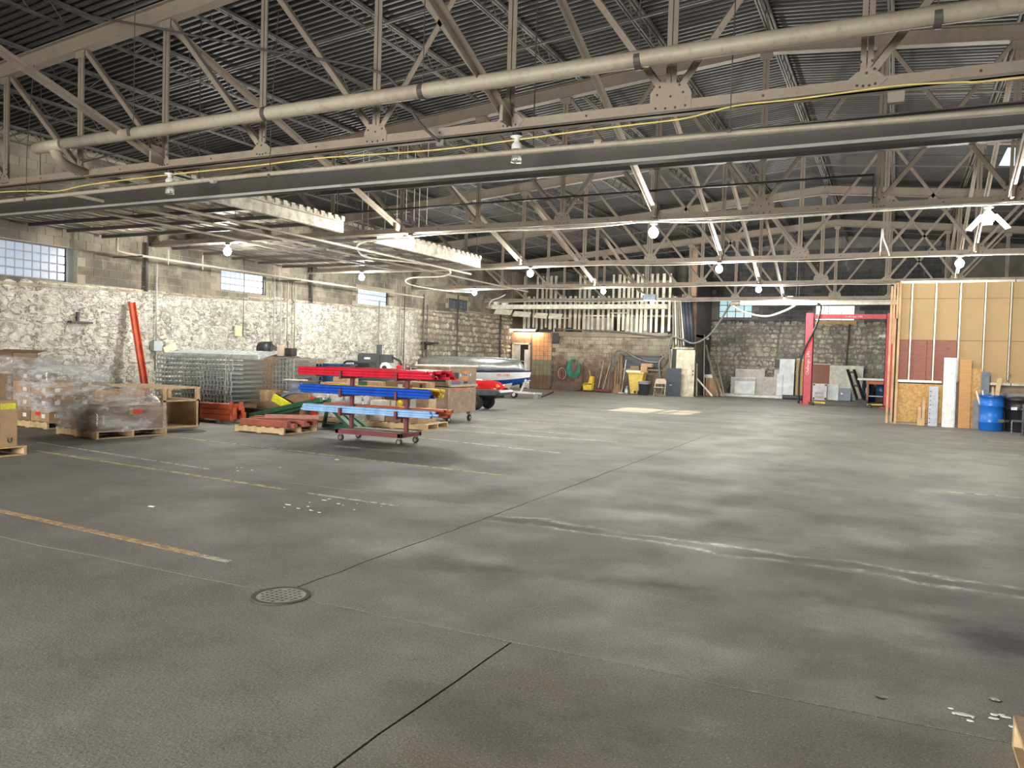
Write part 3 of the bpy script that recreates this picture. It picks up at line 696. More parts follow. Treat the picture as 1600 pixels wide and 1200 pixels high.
MB(org).tube([(XL + .05, 7.9, 3.74), (-13, 7.9, 3.78), (-7.6, 7.9, 3.8), (-3.9, 7.9, 3.77), (-1.2, 7.9, 3.74), (.9, 7.9, 3.71), (8, 7.9, 3.7)], .03, 10).build('pipe_run', PIPE, o, smooth=True)
for x in (-12.4, -7.4, -1.55, 2.0): MB(org).tube([(x, 7.9, 3.8), (x, 7.9, 4.43), (x, 8.0, 5.9)], .006, 5).lathe([(.036, -.02), (.036, .02)], (x, 7.9, 3.77), 12, 'x').build('hanger', STEELD, o)
for x in (-13.2, -8.4, -2.9): MB(org).lathe([(.035, -.04), (.038, -.03), (.038, .03), (.035, .04)], (x, 7.9, 3.78), 12, 'x').build('coupling', PIPE, o)
def cord(name, pts, r, mt_, label, cat='cable', n=6, k=5): return simple(MB(pts[0]).tube(smoothpath(pts, k), r, n), name, mt_, label, cat, smooth=True)
YCORD = mat('yellow_cord', (.72, .6, .2), .5)
cord('power_cord', [(-17.4, 8.12, 4.0), (-15, 8.12, 3.97), (-13.57, 8.12, 4.0), (-12.56, 8.12, 3.96), (-11.93, 8.12, 3.92), (-11.18, 8.12, 3.97), (-9.46, 8.12, 3.99), (-7.93, 8.12, 3.99), (-6.84, 8.12, 4.0), (-5.83, 8.12, 3.97), (-4.91, 8.12, 3.95), (-3.95, 8.12, 3.97), (-3.28, 8.12, 3.99), (-2.55, 8.12, 4.0), (-2.04, 8.12, 4.01), (-1.55, 8.12, 4.08), (-.95, 8.12, 4.08), (-.1, 8.12, 4.1), (.41, 8.12, 4.07), (.9, 8.12, 4.05), (4, 8.12, 4.05)], .009, YCORD, 'wavy yellow power cord strung under the first truss')
CREAM = mat('cream_cable', (.75, .72, .62), .5)
cord('light_cable', [(-10.92, 14.3, 3.98), (-9.5, 14.3, 4.03), (-8.54, 14.3, 4.06), (-7.05, 14.3, 4.06), (-6.07, 14.3, 4.04), (-5.02, 14.3, 4.06), (-4.27, 14.3, 4.1), (-3.21, 14.3, 4.04), (-2.1, 14.3, 4.05), (-.1, 14.3, 4.09), (.81, 14.3, 4.1), (1.66, 14.3, 4.09), (6, 14.3, 4.08)], .02, CREAM, 'cream light cable clipped under the second truss')
cord('looped_cable', [(-9.42, 14.24, 3.98), (-10.54, 14.25, 3.97), (-11.39, 15.04, 3.96), (-12.15, 16.5, 3.95), (-11.67, 17.67, 3.95), (-11.42, 18.89, 3.95), (-11.84, 20.1, 3.95), (-12.69, 21.01, 3.95), (-13.85, 21.18, 3.95), (-14.82, 22.24, 3.95), (-15.38, 23.74, 3.95), (-15.28, 25.79, 3.96), (-14.7, 26.8, 4.0)], .022, CREAM, 'cream cable snaking in wide loops across the ceiling on the left', k=8)
for Y, lb in ((20.5, 'third'), (26.7, 'fourth'), (32.9, 'last')):
    pts = [(XL + .1 + i * 1.3, Y, 4.09 + RU(-.03, .02)) for i in range(17)]
    cord('light_cable', pts, .014, CREAM, 'thin cream light cable under the %s truss' % lb)
org = (-2.6, 8.2, 3.98)
simple(MB((-5.6, 8.1, 3.92)).obox((-4.95, 8.1, 4.02), (.1, .05, .07)), 'junction_box', CHROME, 'small metal junction box under the first truss, left of its bulb', 'junction box')
cord('black_conduit', [(-4.95, 8.05, 4.03), (-5.25, 8.05, 4.3), (-5.5, 8.0, 4.7), (-5.9, 7.9, 4.95), (-7.6, 7.8, 5.4), (-9.2, 7.7, 5.85), (-11, 7.7, 6.35)], .018, STEELD, 'dark conduit bending up to the roof from a junction box')
simple(MB((0, 8.2, 3.9)).obox((-.1, 8.15, 4.0), (.14, .08, .1)), 'junction_box', STEEL, 'grey junction box under the first truss, upper right', 'junction box')
# low slatted platforms hung beside the left wall
TINW = mat('old_tin', (.58, .54, .45), .6, .2, dirt=(.3, .26, .2))
for b, (ya, yb, xr, lb) in enumerate([(9.3, 13.3, -10.45, 'slatted steel platform hung beside the left wall before the second truss'), (15.0, 19.6, -10.6, 'slatted steel platform hung beside the left wall beyond the second truss')]):
    org = (-14, (ya + yb) / 2, 4.15); o = thing('hung_platform', lb, 'platform', org)
    x = XL + .15
    while x < xr - .1:
        w_ = RU(.13, .2); MB(org).box(x, x + w_, ya - .2, yb - RU(0, .15), 4.2, 4.215).build('slat', TINW if R() < .6 else STEEL, o); x += w_ + RU(.1, .22)
    for q in range(5): y = ya + .1 + (yb - ya - .4) * q / 4; MB(org).box(XL + .1, xr, y, y + .05, 4.13, 4.2).build('cross_bar', STEELD, o)
    mb = MB(org)
    for i in range(40): y = ya - .3 + (yb - ya + .3) * i / 40; mb.box(xr, xr + .03 + (.02 if i % 2 else 0), y, y + (yb - ya + .3) / 40, 4.24, 4.3 + (.03 if i % 2 else 0))
    mb.build('corrugated_edge', TINW, o); MB(org).box(xr, xr + .02, ya - .3, yb, 4.02, 4.24).box(xr - .08, xr + .02, ya - .3, yb, 4.0, 4.02).build('edge_beam', TINW, o)
    for x, y in ((xr, ya), (xr, yb - .2), (-14.2, ya), (-14.2, yb - .2)): MB(org).tube([(x, y, 4.22), (x, y, roofz(x) + .2)], .008, 5).build('hanger_rod', STEELD, o)
org = (-12, 11, 3.95)
for xx, ya, yb, zz, lb in ((-12.0, 8.3, 14.3, 3.92, 'sprinkler pipe under the near hung platform, running to the back'), (-11.0, 9.3, 19.8, 3.86, 'sprinkler branch pipe under both hung platforms'), (-13.6, 9.2, 19.8, 4.02, 'inner pipe under the hung platforms'), (-12.4, 15.2, 26.7, 3.98, 'long branch pipe under the far hung platform')):
    o = thing('branch_pipe', lb, 'pipe', (xx, ya, zz)); MB((xx, ya, zz)).tube([(xx, ya, zz), (xx, yb, zz)], .028, 8).build('pipe_run', PIPE, o, smooth=True)
    for q in range(3): y = ya + (yb - ya) * (.15 + .35 * q); MB((xx, ya, zz)).tube([(xx, y, zz), (xx, y, 4.5)], .006, 5).build('hanger', STEELD, o)
o = thing('fire_main', 'pale sprinkler main with drops running beside the left wall below the platforms', 'pipe', (-16.6, 13, 3.75)); org = (-16.6, 13, 3.75)
MB(org).box(XL, -16.55, 13.4, 13.43, 3.7, 3.73).box(XL, -16.5, 19, 19.03, 3.68, 3.71).build('wall_arm', STEELD, o); MB(org).tube([(-16.8, 12.9, 4.1), (-16.8, 12.9, 3.78), (-16.75, 13.1, 3.75), (-16.6, 14.7, 3.72), (-16.55, 19.5, 3.72), (-16.5, 26, 3.74)], .03, 8).build('pipe_run', PIPE, o, smooth=True)
for y in (14.2, 15.3, 18.2): MB(org).tube([(-16.6, y, 3.74), (-16.6, y, 3.98)], .02, 6).tube([(-16.6, y, 3.72), (-16.6, y, 3.6)], .015, 6).build('drop', PIPE, o)
# wall conduits and pipes
for y, z0, z1, r, mt_, lb in ((14.6, 1.57, 3.75, .018, CONDUIT, 'thin conduit dropping to the junction box right of the leaning red beam'), (14.28, 2.95, 4.2, .05, STEELD, 'black downspout stub on the block wall before the second window'),
        (17.67, 1.9, 4.2, .008, STEELD, 'thin wire hanging in front of the second window'), (18.95, 1.2, 3.9, .02, CONDUIT, 'conduit right of the second window, first of four'), (19.25, 1.0, 3.9, .02, CONDUIT, 'conduit right of the second window, second of four'), (19.55, 1.2, 3.9, .02, PIPE, 'conduit right of the second window, third of four'), (19.9, .9, 3.9, .024, PIPE, 'conduit right of the second window, last of four'),
        (20.7, 3.15, 4.3, .045, STEELD, 'black downspout between the second and third windows'), (24.5, .4, 3.5, .025, PIPE, 'white pipe on the stone wall below the third window'), (25.9, .2, 4.2, .03, PIPE, 'pale pipe just right of the third window'), (26.2, .2, 4.2, .02, STEELD, 'dark pipe just right of the third window'), (27.6, .2, 4.0, .03, STEELD, 'dark pipe where the painted stone ends'), (27.9, .5, 3.6, .02, STEELD, 'second dark pipe where the painted stone ends'), (30.4, .2, 4.2, .03, STEELD, 'dark pipe in front of the small dim window'), (34.6, 1.4, 3.6, .05, STEELD, 'dark pipe near the back left corner')):
    o = thing('wall_pipe', lb, 'pipe', (XL + .12, y, z0)); MB((XL + .12, y, z0)).tube([(XL + .12, y, z0), (XL + .12, y, z1)], r, 8).build('pipe_run', mt_, o, smooth=True)
    MB((XL + .12, y, z0)).box(XL, XL + .12, y - r - .01, y + r + .01, (z0 + z1) / 2, (z0 + z1) / 2 + .03).box(XL, XL + .12, y - r - .01, y + r + .01, z0 + .1, z0 + .13).build('clip', GALV, o)
o = thing('switch_box', 'pale electrical box on the stone wall above the wire decks', 'electrical box', (XL + .1, 14.6, 1.45)); MB((XL + .1, 14.6, 1.45)).box(XL + .06, XL + .2, 14.48, 14.74, 1.42, 1.68).build('case', GALV, o, bevel=.008); MB((XL + .1, 14.6, 1.45)).tube([(XL + .1, 14.6, 1.43), (XL + .1, 14.6, .9)], .015, 6).build('conduit', STEELD, o)
simple(MB((XL + .1, 17.5, 2.0)).box(XL + .07, XL + .1, 17.38, 17.66, 1.92, 2.22), 'notice', mat('notice_yellow', (.72, .68, .4), .6), 'small pale yellow notice on the stone wall below the second window', 'sign')
simple(MB((XL + .1, 15.3, 1.4)).obox((XL + .04, 15.1, 1.5), (.08, .42, .2), (.4, 0, 0)), 'notice', mat('notice_cream', (.75, .7, .5), .6), 'cream card leaning on the wall behind the wire decks', 'sign')
o = thing('wall_bracket', 'rusty iron bracket sticking out of the stone wall on the left', 'bracket', (XL + .1, 12.4, 1.95)); MB((XL + .1, 12.4, 1.95)).box(XL, XL + .18, 12.2, 12.75, 2.03, 2.08).build('arm', STEELD, o); MB((XL + .1, 12.4, 1.95)).box(XL, XL + .1, 12.4, 12.45, 2.08, 2.3).build('strap', STEELD, o)
o = thing('wall_bracket', 'black iron bracket on the bare stone wall near the riding mower', 'bracket', (XL + .1, 27.9, 1.9)); MB((XL + .1, 27.9, 1.9)).box(XL, XL + .25, 27.6, 28.6, 2.0, 2.07).build('arm', BLACK, o); MB((XL + .1, 27.9, 1.9)).box(XL + .1, XL + .18, 27.75, 27.82, 1.75, 2.0).build('post', BLACK, o)
# infrared heater / exhaust rails at the back
def rail(lb, X0, X1, Y, Z, h, mt_):
    org = (X0, Y, Z); o = thing('exhaust_rail', lb, 'duct', org); MB(org).box(X0, X1, Y - .12, Y + .12, Z - h / 2, Z + h / 2).build('duct', mt_, o, bevel=.01)
    MB(org).tube([(X0 - .35, Y, Z), (X0 + .05, Y, Z)], .1, 10).build('inlet', PIPE, o, smooth=True)
    for i in range(4): x = X0 + (X1 - X0) * (i + .5) / 4; MB(org).tube([(x, Y, Z), (x, Y, roofz(x) - .2)], .008, 5).build('hanger', STEELD, o)
    return o
PALE = mat('pale_duct', (.68, .65, .54), .5)
o = rail('long pale exhaust rail hanging before the slatted loft', -16.9, -8.7, 32.6, 3.84, .2, PALE); org = (-16.9, 32.6, 3.84)
for i, (xa, za) in enumerate(((-16.8, 3.66), (-15.85, 3.56), (-14.9, 3.5), (-14.2, 3.47))): MB(org).obox((xa + .45, 32.6, za - .05), (.85 if i < 2 else .6, .3, .02), (.9, .06, 0)).build('reflector', PALE, o)
MB(org).box(-16.8, -16.6, 32.5, 32.7, 3.94, 4.06).build('fan_box', WHITE, o); MB(org).box(-16.4, -16.15, 32.5, 32.7, 3.94, 4.02).build('ballast_box', WHITE, o)
MB(org).tube(smoothpath([(-17.1, 32.6, 3.92), (-16.95, 32.6, 4.15), (-16.6, 32.6, 4.25), (-16.3, 32.7, 4.42)]), .03, 8).build('flex_lead', WHITE, o, smooth=True)
simple(MB((-9.3, 32.6, 4.0)).box(-9.7, -9.2, 32.45, 32.75, 4.1, 4.35).tube([(-9.45, 32.6, 4.3), (-9.45, 32.6, 5.5)], .01, 5), 'control_box', mat('blue_grey', (.35, .42, .5), .4), 'blue-grey box on the right end of the pale exhaust rail', 'electrical box')
o = rail('pale exhaust rail beyond the red lift', -6.0, .2, 34.2, 4.1, .2, PALE); o2 = rail('dark heater duct above the sunlit back window', -6.0, .2, 36.4, 4.45, .16, CONDUIT)
MB((-6, 34.2, 4.1)).box(-4.1, -3.9, 34.05, 34.35, 4.2, 4.36).build('fan_box', GALV, o)
HOSE = mat('rubber_hose', (.16, .155, .14), .6); HOSEL = mat('pale_hose', (.6, .58, .5), .6)
cord('exhaust_hose', [(-15.1, 35.75, 3.0), (-13.83, 35.75, 2.95), (-11.9, 35.75, 2.9), (-9.9, 35.75, 2.72), (-9.3, 35.75, 2.8)], .035, HOSE, 'grey hose lying along the ledge below the slats', 'hose', 8)
cord('exhaust_hose', [(-12.0, 35.6, 1.3), (-11.95, 35.6, 1.85), (-11.54, 35.6, 2.0), (-10.69, 35.6, 1.6), (-9.9, 35.6, 1.5), (-9.55, 35.6, 1.75), (-9.41, 35.6, 2.15), (-9.23, 35.6, 2.66), (-8.8, 35.6, 2.6), (-8.2, 35.5, 2.4), (-7.5, 35.3, 2.75), (-6.96, 35, 3.4), (-6.44, 34.4, 4.1)], .045, HOSE, 'thick grey exhaust hose swagging from the rail past the blue-black window', 'hose', 8)
cord('exhaust_hose', [(-9.55, 35.55, 1.8), (-9.75, 35.5, 1.5), (-9.7, 35.5, .9), (-9.55, 35.45, .3), (-9.6, 35.4, .05)], .045, HOSE, 'grey hose end hanging to the floor behind the folding chair', 'hose', 8)
cord('exhaust_hose', [(-9.35, 35.62, 2.2), (-9.3, 35.6, 1.6), (-9.4, 35.6, .9), (-9.45, 35.5, .4)], .035, HOSE, 'thinner hose hanging beside the black panel', 'hose', 8)
cord('exhaust_hose', [(-6.44, 34.35, 4.1), (-5.9, 34.3, 3.75), (-5.0, 34.3, 3.55), (-4.3, 34.3, 3.75), (-3.8, 34.2, 4.0)], .04, HOSEL, 'pale hose swagging under the right-hand exhaust rail', 'hose', 8)
cord('exhaust_hose', [(-2.86, 33.0, 3.98), (-2.72, 33.0, 3.8), (-2.88, 33.0, 3.08), (-3.28, 33.0, 2.15), (-3.4, 33.0, 1.6), (-3.42, 33.0, .8), (-3.4, 33.0, .05)], .04, BLACK, 'black hose running down the left side of the red lift column', 'hose', 8)
cord('garden_hose', [(-12.2 - .0, 35.62, 1.9), (-12.1, 35.62, 1.3), (-12.05, 35.62, 1.0), (-11.9, 35.62, 1.35), (-11.85, 35.62, 1.95)], .03, HOSE, 'dark hose loop hanging on the wall left of the blue-black window', 'hose', 6)
# brown stained sheet / pipes hanging in the back corner
o = thing('ribbed_sheets', 'dark ribbed sheets standing upright in the corner beside the white door', 'sheet', (-8.9, 35.9, 2.3)); org = (-8.9, 35.9, 2.3)
for i in range(9): MB(org).bar((-9.3 + i * .09, 35.82, 4.5 + RU(-.2, .2)), (-9.2 + i * .12, 35.8, 2.3 + RU(-.1, .1)), .07, .04, (0, 1, 0)).build('rib', (SLATD, SLAT, SLATD)[i % 3], o)
for i in range(3): MB(org).tube([(-8.8 + .16 * i, 35.6, 4.45), (-8.55 + .14 * i, 35.65, 2.25)], .09, 10).build('dark_pipe', mat('blue_black', (.03, .035, .05), .6) if i == 0 else bpy.data.materials['blue_black'], o, smooth=True)

simple(MB((-2, 14.42, 5.1)).box(-12, 6, 14.4, 14.46, 5.08, 5.2).box(-12, 6, 14.33, 14.4, 5.08, 5.095), 'steel_strut', STEELD, 'dark horizontal steel strut at mid-height of the second truss', 'strut')
simple(MB((-5, 14.2, 4.62)).tube([(-14, 14.25, 4.6), (-1.0, 14.25, 4.66), (-.45, 14.25, 4.66)], .022, 6).tube([(-.45, 14.25, 4.67), (-.45, 14.25, 4.2)], .02, 6), 'black_pipe', BLACK, 'thin black pipe running just above the second truss bottom chord', 'pipe')

for i, (x, zb) in enumerate(((-12.36, 4.8), (-12.18, 4.76), (-11.3, 4.9), (-11.03, 4.8), (-10.8, 4.8), (-10.65, 4.6), (-10.43, 4.68))):
    o = thing('hanger_rod', 'thin pale rod hanging from the roof beyond the second truss, %s from the left' % ORD[i], 'rod', (x, 16.5, zb), 'thin rods hanging beyond the second truss')
    MB((x, 16.5, zb)).tube([(x, 16.5, zb), (x, 16.5, roofz(x) + .35)], .008, 5).build('rod', CONDUIT, o); MB((x, 16.5, zb)).box(x - .03, x + .03, 16.47, 16.53, zb - .02, zb).build('clip', STEELD, o)
cord('flex_conduit', [(-.45, 20.62, 4.15), (-.42, 20.4, 4.75), (-.38, 20.3, 4.5), (-.3, 20.4, 4.3), (-.25, 20.62, 4.15)], .018, CREAM, 'short pale flexible conduit looping over the third truss', 'cable')
o = thing('unit_heater', 'dark unit heater hanging behind the second truss at the right edge', 'heater', (2.3, 15.1, 4.2)); org = (2.3, 15.1, 4.2)
MB(org).box(1.75, 2.9, 14.75, 15.4, 4.3, 4.75).build('case', STEELD, o, bevel=.02)
for q in range(7): MB(org).box(1.78, 2.87, 14.735, 14.75, 4.33 + q * .06, 4.36 + q * .06).build('louvre', STEEL, o)
MB(org).tube([(1.9, 15.1, 4.7), (1.9, 15.1, 7.1)], .01, 5).tube([(2.75, 15.1, 4.7), (2.75, 15.1, 7.05)], .01, 5).build('hangers', STEELD, o)
# ================================================================ LEFT STORAGE AREA
def pallet(cx, cy, w, d, rz, label, group='wooden pallets', z=0, mt_=None, nb=7):
    mt_ = mt_ or PALLET; o = thing('wooden_pallet', label, 'pallet', (cx, cy, z), group, rz)
    for i in range(nb):
        x = -w / 2 + (w - .1) * i / (nb - 1); MB().box(x, x + .095, -d / 2, d / 2, .108, .125).build('deck_board', mt_, o)
    for j in (-1, 0, 1): y = j * (d / 2 - .025); MB().box(-w / 2, w / 2, y - .02, y + .02, .015, .108).build('stringer', mt_, o)
    for x in (-w / 2, -.05, w / 2 - .1): MB().box(x, x + .1, -d / 2, d / 2, 0, .015).build('bottom_board', mt_, o)
    return o
TAPE = mat('packing_tape', (.5, .38, .22), .3); LBL = mat('white_label', (.8, .8, .8), .5); INK = mat('black_ink', (.03, .03, .03), .6); REDI = mat('red_ink', (.65, .05, .03), .5); YLBL = mat('yellow_label', (.8, .75, .05), .5)
def carton(cx, cy, z, w, d, h, label, rz=0, mt_=None, group=None, tape=True, open_=False, lab=None, name='cardboard_box'):
    mt_ = mt_ or CARD; o = thing(name, label, 'box', (cx, cy, z), group, rz)
    if open_:
        MB().box(-w / 2, w / 2, -d / 2, -d / 2 + .01, 0, h).box(-w / 2, w / 2, d / 2 - .01, d / 2, 0, h).box(-w / 2, -w / 2 + .01, -d / 2, d / 2, 0, h).box(w / 2 - .01, w / 2, -d / 2, d / 2, 0, h).box(-w / 2, w / 2, -d / 2, d / 2, 0, .01).build('body', mt_, o)
        MB().obox((0, -d / 2 - .1, h + .01), (w, .22, .006), (.1, 0, 0)).build('flap', mt_, o); MB().obox((0, d / 2 + .1, h + .03), (w, .22, .006), (.25, 0, 0)).build('flap', mt_, o)
    else:
        MB().box(-w / 2, w / 2, -d / 2, d / 2, 0, h).build('body', mt_, o, bevel=.006)
        if tape: MB().box(-w / 2 - .002, w / 2 + .002, -.03, .03, h * .7, h + .002).build('tape', TAPE, o)
    if lab:
        for side, u, v, lw, lh, m_ in lab:
            if side == 'x': MB().box(w / 2 + .001, w / 2 + .004, u - lw / 2, u + lw / 2, v, v + lh).build('label', m_, o)
            else: MB().box(u - lw / 2, u + lw / 2, -d / 2 - .004, -d / 2 - .001, v, v + lh).build('label', m_, o)
    return o
def film(pts_bottom, pts_top, org, label, name='stretch_wrap', sag=.03, ny=6, top=True):
    """loose plastic film round a load; corner loops bottom and top"""
    mb = MB(org); n = len(pts_bottom); per = 8; ring = []
    def loop(t):
        out = []
        for i in range(n):
            a = Vector(pts_bottom[i]).lerp(Vector(pts_top[i]), t); b = Vector(pts_bottom[(i + 1) % n]).lerp(Vector(pts_top[(i + 1) % n]), t)
            for k in range(per):
                p = a.lerp(b, k / per); c = sum((Vector(q) for q in pts_top), Vector()) / n; d_ = (p - c); d_.z = 0; d_.normalize()
                out.append(p + d_ * RU(0, sag) + Vector((0, 0, RU(-.01, .01))))
        return out
    vs = []; fs = []; N = n * per
    for j in range(ny + 1): vs += loop(j / ny)
    for j in range(ny):
        for k in range(N): fs.append((j * N + k, j * N + (k + 1) % N, (j + 1) * N + (k + 1) % N, (j + 1) * N + k))
    if top:
        c = sum((Vector(q) for q in pts_top), Vector()) / n + Vector((0, 0, .02)); vs.append(c)
        for k in range(N): fs.append((ny * N + k, ny * N + (k + 1) % N, len(vs) - 1))
    mb.add(vs, fs); o = mb.build(name, WRAP, None, smooth=True); return tag(o, label, 'plastic wrap')
def rect(x0, x1, y0, y1, z): return [(x0, y0, z), (x1, y0, z), (x1, y1, z), (x0, y1, z)]
# near left: big carton on a pallet at the frame edge
pallet(-11.22, 6.2, 1.3, 1.15, 0, 'new wooden pallet under the big carton at the left edge')
o = carton(-11.2, 6.15, .125, 1.15, 1.05, .62, 'big tan carton with yellow label at the left edge of the photo', lab=[('x', .4, .5, .2, .08, YLBL), ('x', .12, .47, .22, .11, LBL)])
word('U', .1, INK, o, ori((.58, .42, .08), (0, 1, 0), (0, 0, 1)))
for k in range(4): MB().box(.577, .579, .1, .3, .2 + .035 * k, .21 + .035 * k).build('printed_line', mat('brown_ink', (.22, .12, .06), .7) if k == 0 else bpy.data.materials['brown_ink'], o)
carton(-11.15, 6.35, .747, .5, .3, .14, 'small tan carton lying on the big carton at the left edge')
# tall open carton
pallet(-16.2, 9.75, 1.2, 1.0, 0, 'wooden pallet under the tall open carton', nb=6)
carton(-16.15, 9.85, .125, 1.4, .5, 1.2, 'tall brown open-topped carton against the stone wall, far left', open_=True, mt_=CARDD)
# wrapped stack of small cartons
pallet(-14.05, 9.6, 1.1, 1.2, 0, 'wooden pallet under the wrapped stack of small cartons', nb=6)
k = 0
for zz in range(4):
    for xx in range(2):
        for yy in range(2):
            if zz == 3 and (xx == 1 or yy == 1): continue
            k += 1
            carton(-14.32 + .53 * xx, 9.32 + .53 * yy, .125 + zz * .235, .51, .51, .23, 'brown carton in the wrapped stack, %s tier, %s %s' % (('lowest', 'second', 'third', 'topmost')[zz], 'right' if xx else 'left', 'back' if yy else 'front'), group='cartons in the wrapped stack', mt_=(CARDD, CARD)[(k * 7 // 3) % 2],
                   lab=[('y', .1, .06, .1, .07, LBL), ('x', -.1, .06, .1, .07, LBL)] + ([('y', -.05, .1, .14, .09, REDI)] if zz == 0 and xx == 1 else []))
film(rect(-14.62, -13.5, 9.02, 10.15, .3), rect(-14.62, -13.48, 9.0, 10.15, 1.12), (-14, 9.6, .3), 'crumpled clear film around the stack of small cartons', sag=.05)
film([(-15.1, 9.1, .95), (-13.8, 9.05, .95), (-13.7, 9.9, .95), (-15.1, 10.1, .95)], [(-15.2, 9.2, 1.28), (-14.4, 9.15, 1.18), (-14.3, 9.8, 1.18), (-15.2, 10.0, 1.25)], (-14.5, 9.6, 1.0), 'loose white film bunched on top beside the tall open carton', sag=.06, ny=4)
# low wrapped load in front
pallet(-12.05, 9.2, 1.25, 1.25, -.13, 'wooden pallet under the low film-wrapped load', nb=7)
carton(-12.05, 9.2, .125, 1.14, 1.16, .36, 'wide dark carton inside the low film-wrapped load', rz=-.13, mt_=CARDD)
carton(-12.25, 9.5, .487, .7, .5, .26, 'upper brown carton at the back of the low wrapped load', rz=-.13, mt_=CARD)
c, s = math.cos(-.13), math.sin(-.13)
def rr(x, y, z): return (-12.05 + c * x - s * y, 9.2 + s * x + c * y, z)
film([rr(-.62, -.62, .1), rr(.62, -.62, .1), rr(.62, .62, .1), rr(-.62, .62, .1)], [rr(-.6, -.6, .5), rr(.6, -.6, .5), rr(.6, .6, .54), rr(-.6, .6, .6)], (-12.05, 9.2, .2), 'shiny grey stretch film round the low load in front', sag=.035)
film([rr(-.58, -.2, .52), rr(.5, 0, .52), rr(.52, .58, .55), rr(-.58, .6, .58)], [rr(-.5, .05, .8), rr(.1, .1, .78), rr(.15, .5, .8), rr(-.5, .55, .82)], (-12.1, 9.4, .6), 'crumpled film over the upper carton of the low load', sag=.06, ny=4)
simple(MB(rr(.66, .1, .4)).obox(rr(.668, .05, .43), (.006, .16, .07), (0, 0, -.13)), 'red_sticker', REDI, 'red sticker on the shiny film of the low load', 'sticker')
# timber crate behind
o = thing('wooden_crate', 'open-sided timber crate behind the film-wrapped load', 'crate', (-13.0, 10.75, 0)); org = (-13, 10.75, 0)
for z_ in (.0, .5, .74): MB(org).box(-13.8, -12.15, 10.3, 11.2, z_, z_ + .03).build('shelf', PALLET, o)
for x in (-13.78, -12.97, -12.2): MB(org).box(x, x + .05, 10.32, 10.4, .03, .74).box(x, x + .05, 11.1, 11.18, .03, .74).build('upright', PALLET, o)
MB(org).box(-13.8, -12.15, 11.15, 11.18, .03, .5).build('back_board', PALLET, o)
# leaning red-orange column
o = thing('rack_column', 'tall orange-red steel channel leaning against the stone wall', 'beam', (-16.6, 13.7, 0)); org = (-16.6, 13.7, 0)
a = Vector((-16.62, 13.66, .0)); b = Vector((-17.42, 13.78, 2.63))
MB(org).bar(a, b, .15, .012, (1, 0, .3)).build('web', ORANGE, o); MB(org).bar(a, b, .012, .08, (1, 0, .3), du=.075, dv=.035).bar(a, b, .012, .08, (1, 0, .3), du=-.075, dv=.035).build('flanges', mat('bright_orange', (.62, .09, .03), .45), o)
# stack of wire decks
LGALV = mat('light_galv', (.6, .65, .66), .35, .5)
def wire_deck(X, Y, Z, label, w=2.35, d=1.15):
    o = thing('wire_deck', label, 'wire deck', (X, Y, Z), 'stacked wire decks')
    mb = MB(); t = .0065; n = int(w * 10)
    for i in range(n + 1):
        x = -w / 2 + w * i / n; mb.box(x - t, x + t, -d / 2, d / 2, .086, .094); mb.box(x - t, x + t, -d / 2 - .004, -d / 2 + .006, 0.0, .09); mb.box(x - t, x + t, d / 2 - .004, d / 2 + .004, .03, .09)
    mb.build('wire_mesh', GALV, o); mb = MB()
    for i in range(n + 1): x = -w / 2 + w * i / n; mb.box(x - .009, x + .009, -d / 2 - .014, -d / 2 - .006, 0.0, .095)
    tag(mb.build('front_wires', LGALV, o), kind='stuff'); mb = MB()
    for j in range(9): y = -d / 2 + d * j / 8; mb.box(-w / 2, w / 2, y - t, y + t, .094, .102)
    for z_ in (.0, .084): mb.box(-w / 2, w / 2, -d / 2 - .012, -d / 2, z_, z_ + .012)
    mb.build('cross_wires', GALV, o)
    for i in range(4):
        x = -w / 2 + .2 + (w - .4) * i / 3; MB().box(x - .025, x + .025, -d / 2 + .02, d / 2 - .02, .045, .084).build('channel', GALV, o)
    return o
w0 = wire_deck(-14.27, 13.5, .3, 'galvanised wire shelf deck, bottom of the tall stack'); kd = list(w0.children)
for i in range(1, 10):
    o = w0.copy(); COL.objects.link(o)
    for ch in kd: q = ch.copy(); COL.objects.link(q); q.parent = o
    o.location = (-14.27 + RU(-.03, .03), 13.5 + RU(-.02, .02), .3 + i * .105); o['label'] = 'galvanised wire shelf deck, %s from the bottom of the tall stack' % ORD[i]
o = thing('deck_tray', 'slotted galvanised tray lying on top of the wire deck stack', 'tray', (-14.1, 13.5, 1.36)); org = (-14.1, 13.5, 1.36)
FL, FR, BR, BL_ = Vector((-15.2, 12.95, 1.36)), Vector((-12.35, 12.95, 1.36)), Vector((-12.8, 14.0, 1.475)), Vector((-15.55, 14.0, 1.47))
mb = MB(org); mb.bar(FL, FR, .02, .09); mb.bar(BL_, BR, .02, .05); mb.bar(FR, BR, .02, .07); mb.bar(FL, BL_, .02, .07); mb.build('frame', LGALV, o)
for i in range(16): t_ = (i + .7) / 16.4; MB(org).bar(FL.lerp(FR, t_) + Vector((0, .02, .02)), BL_.lerp(BR, t_) + Vector((0, 0, .02)), .065, .012).build('channel', LGALV, o)
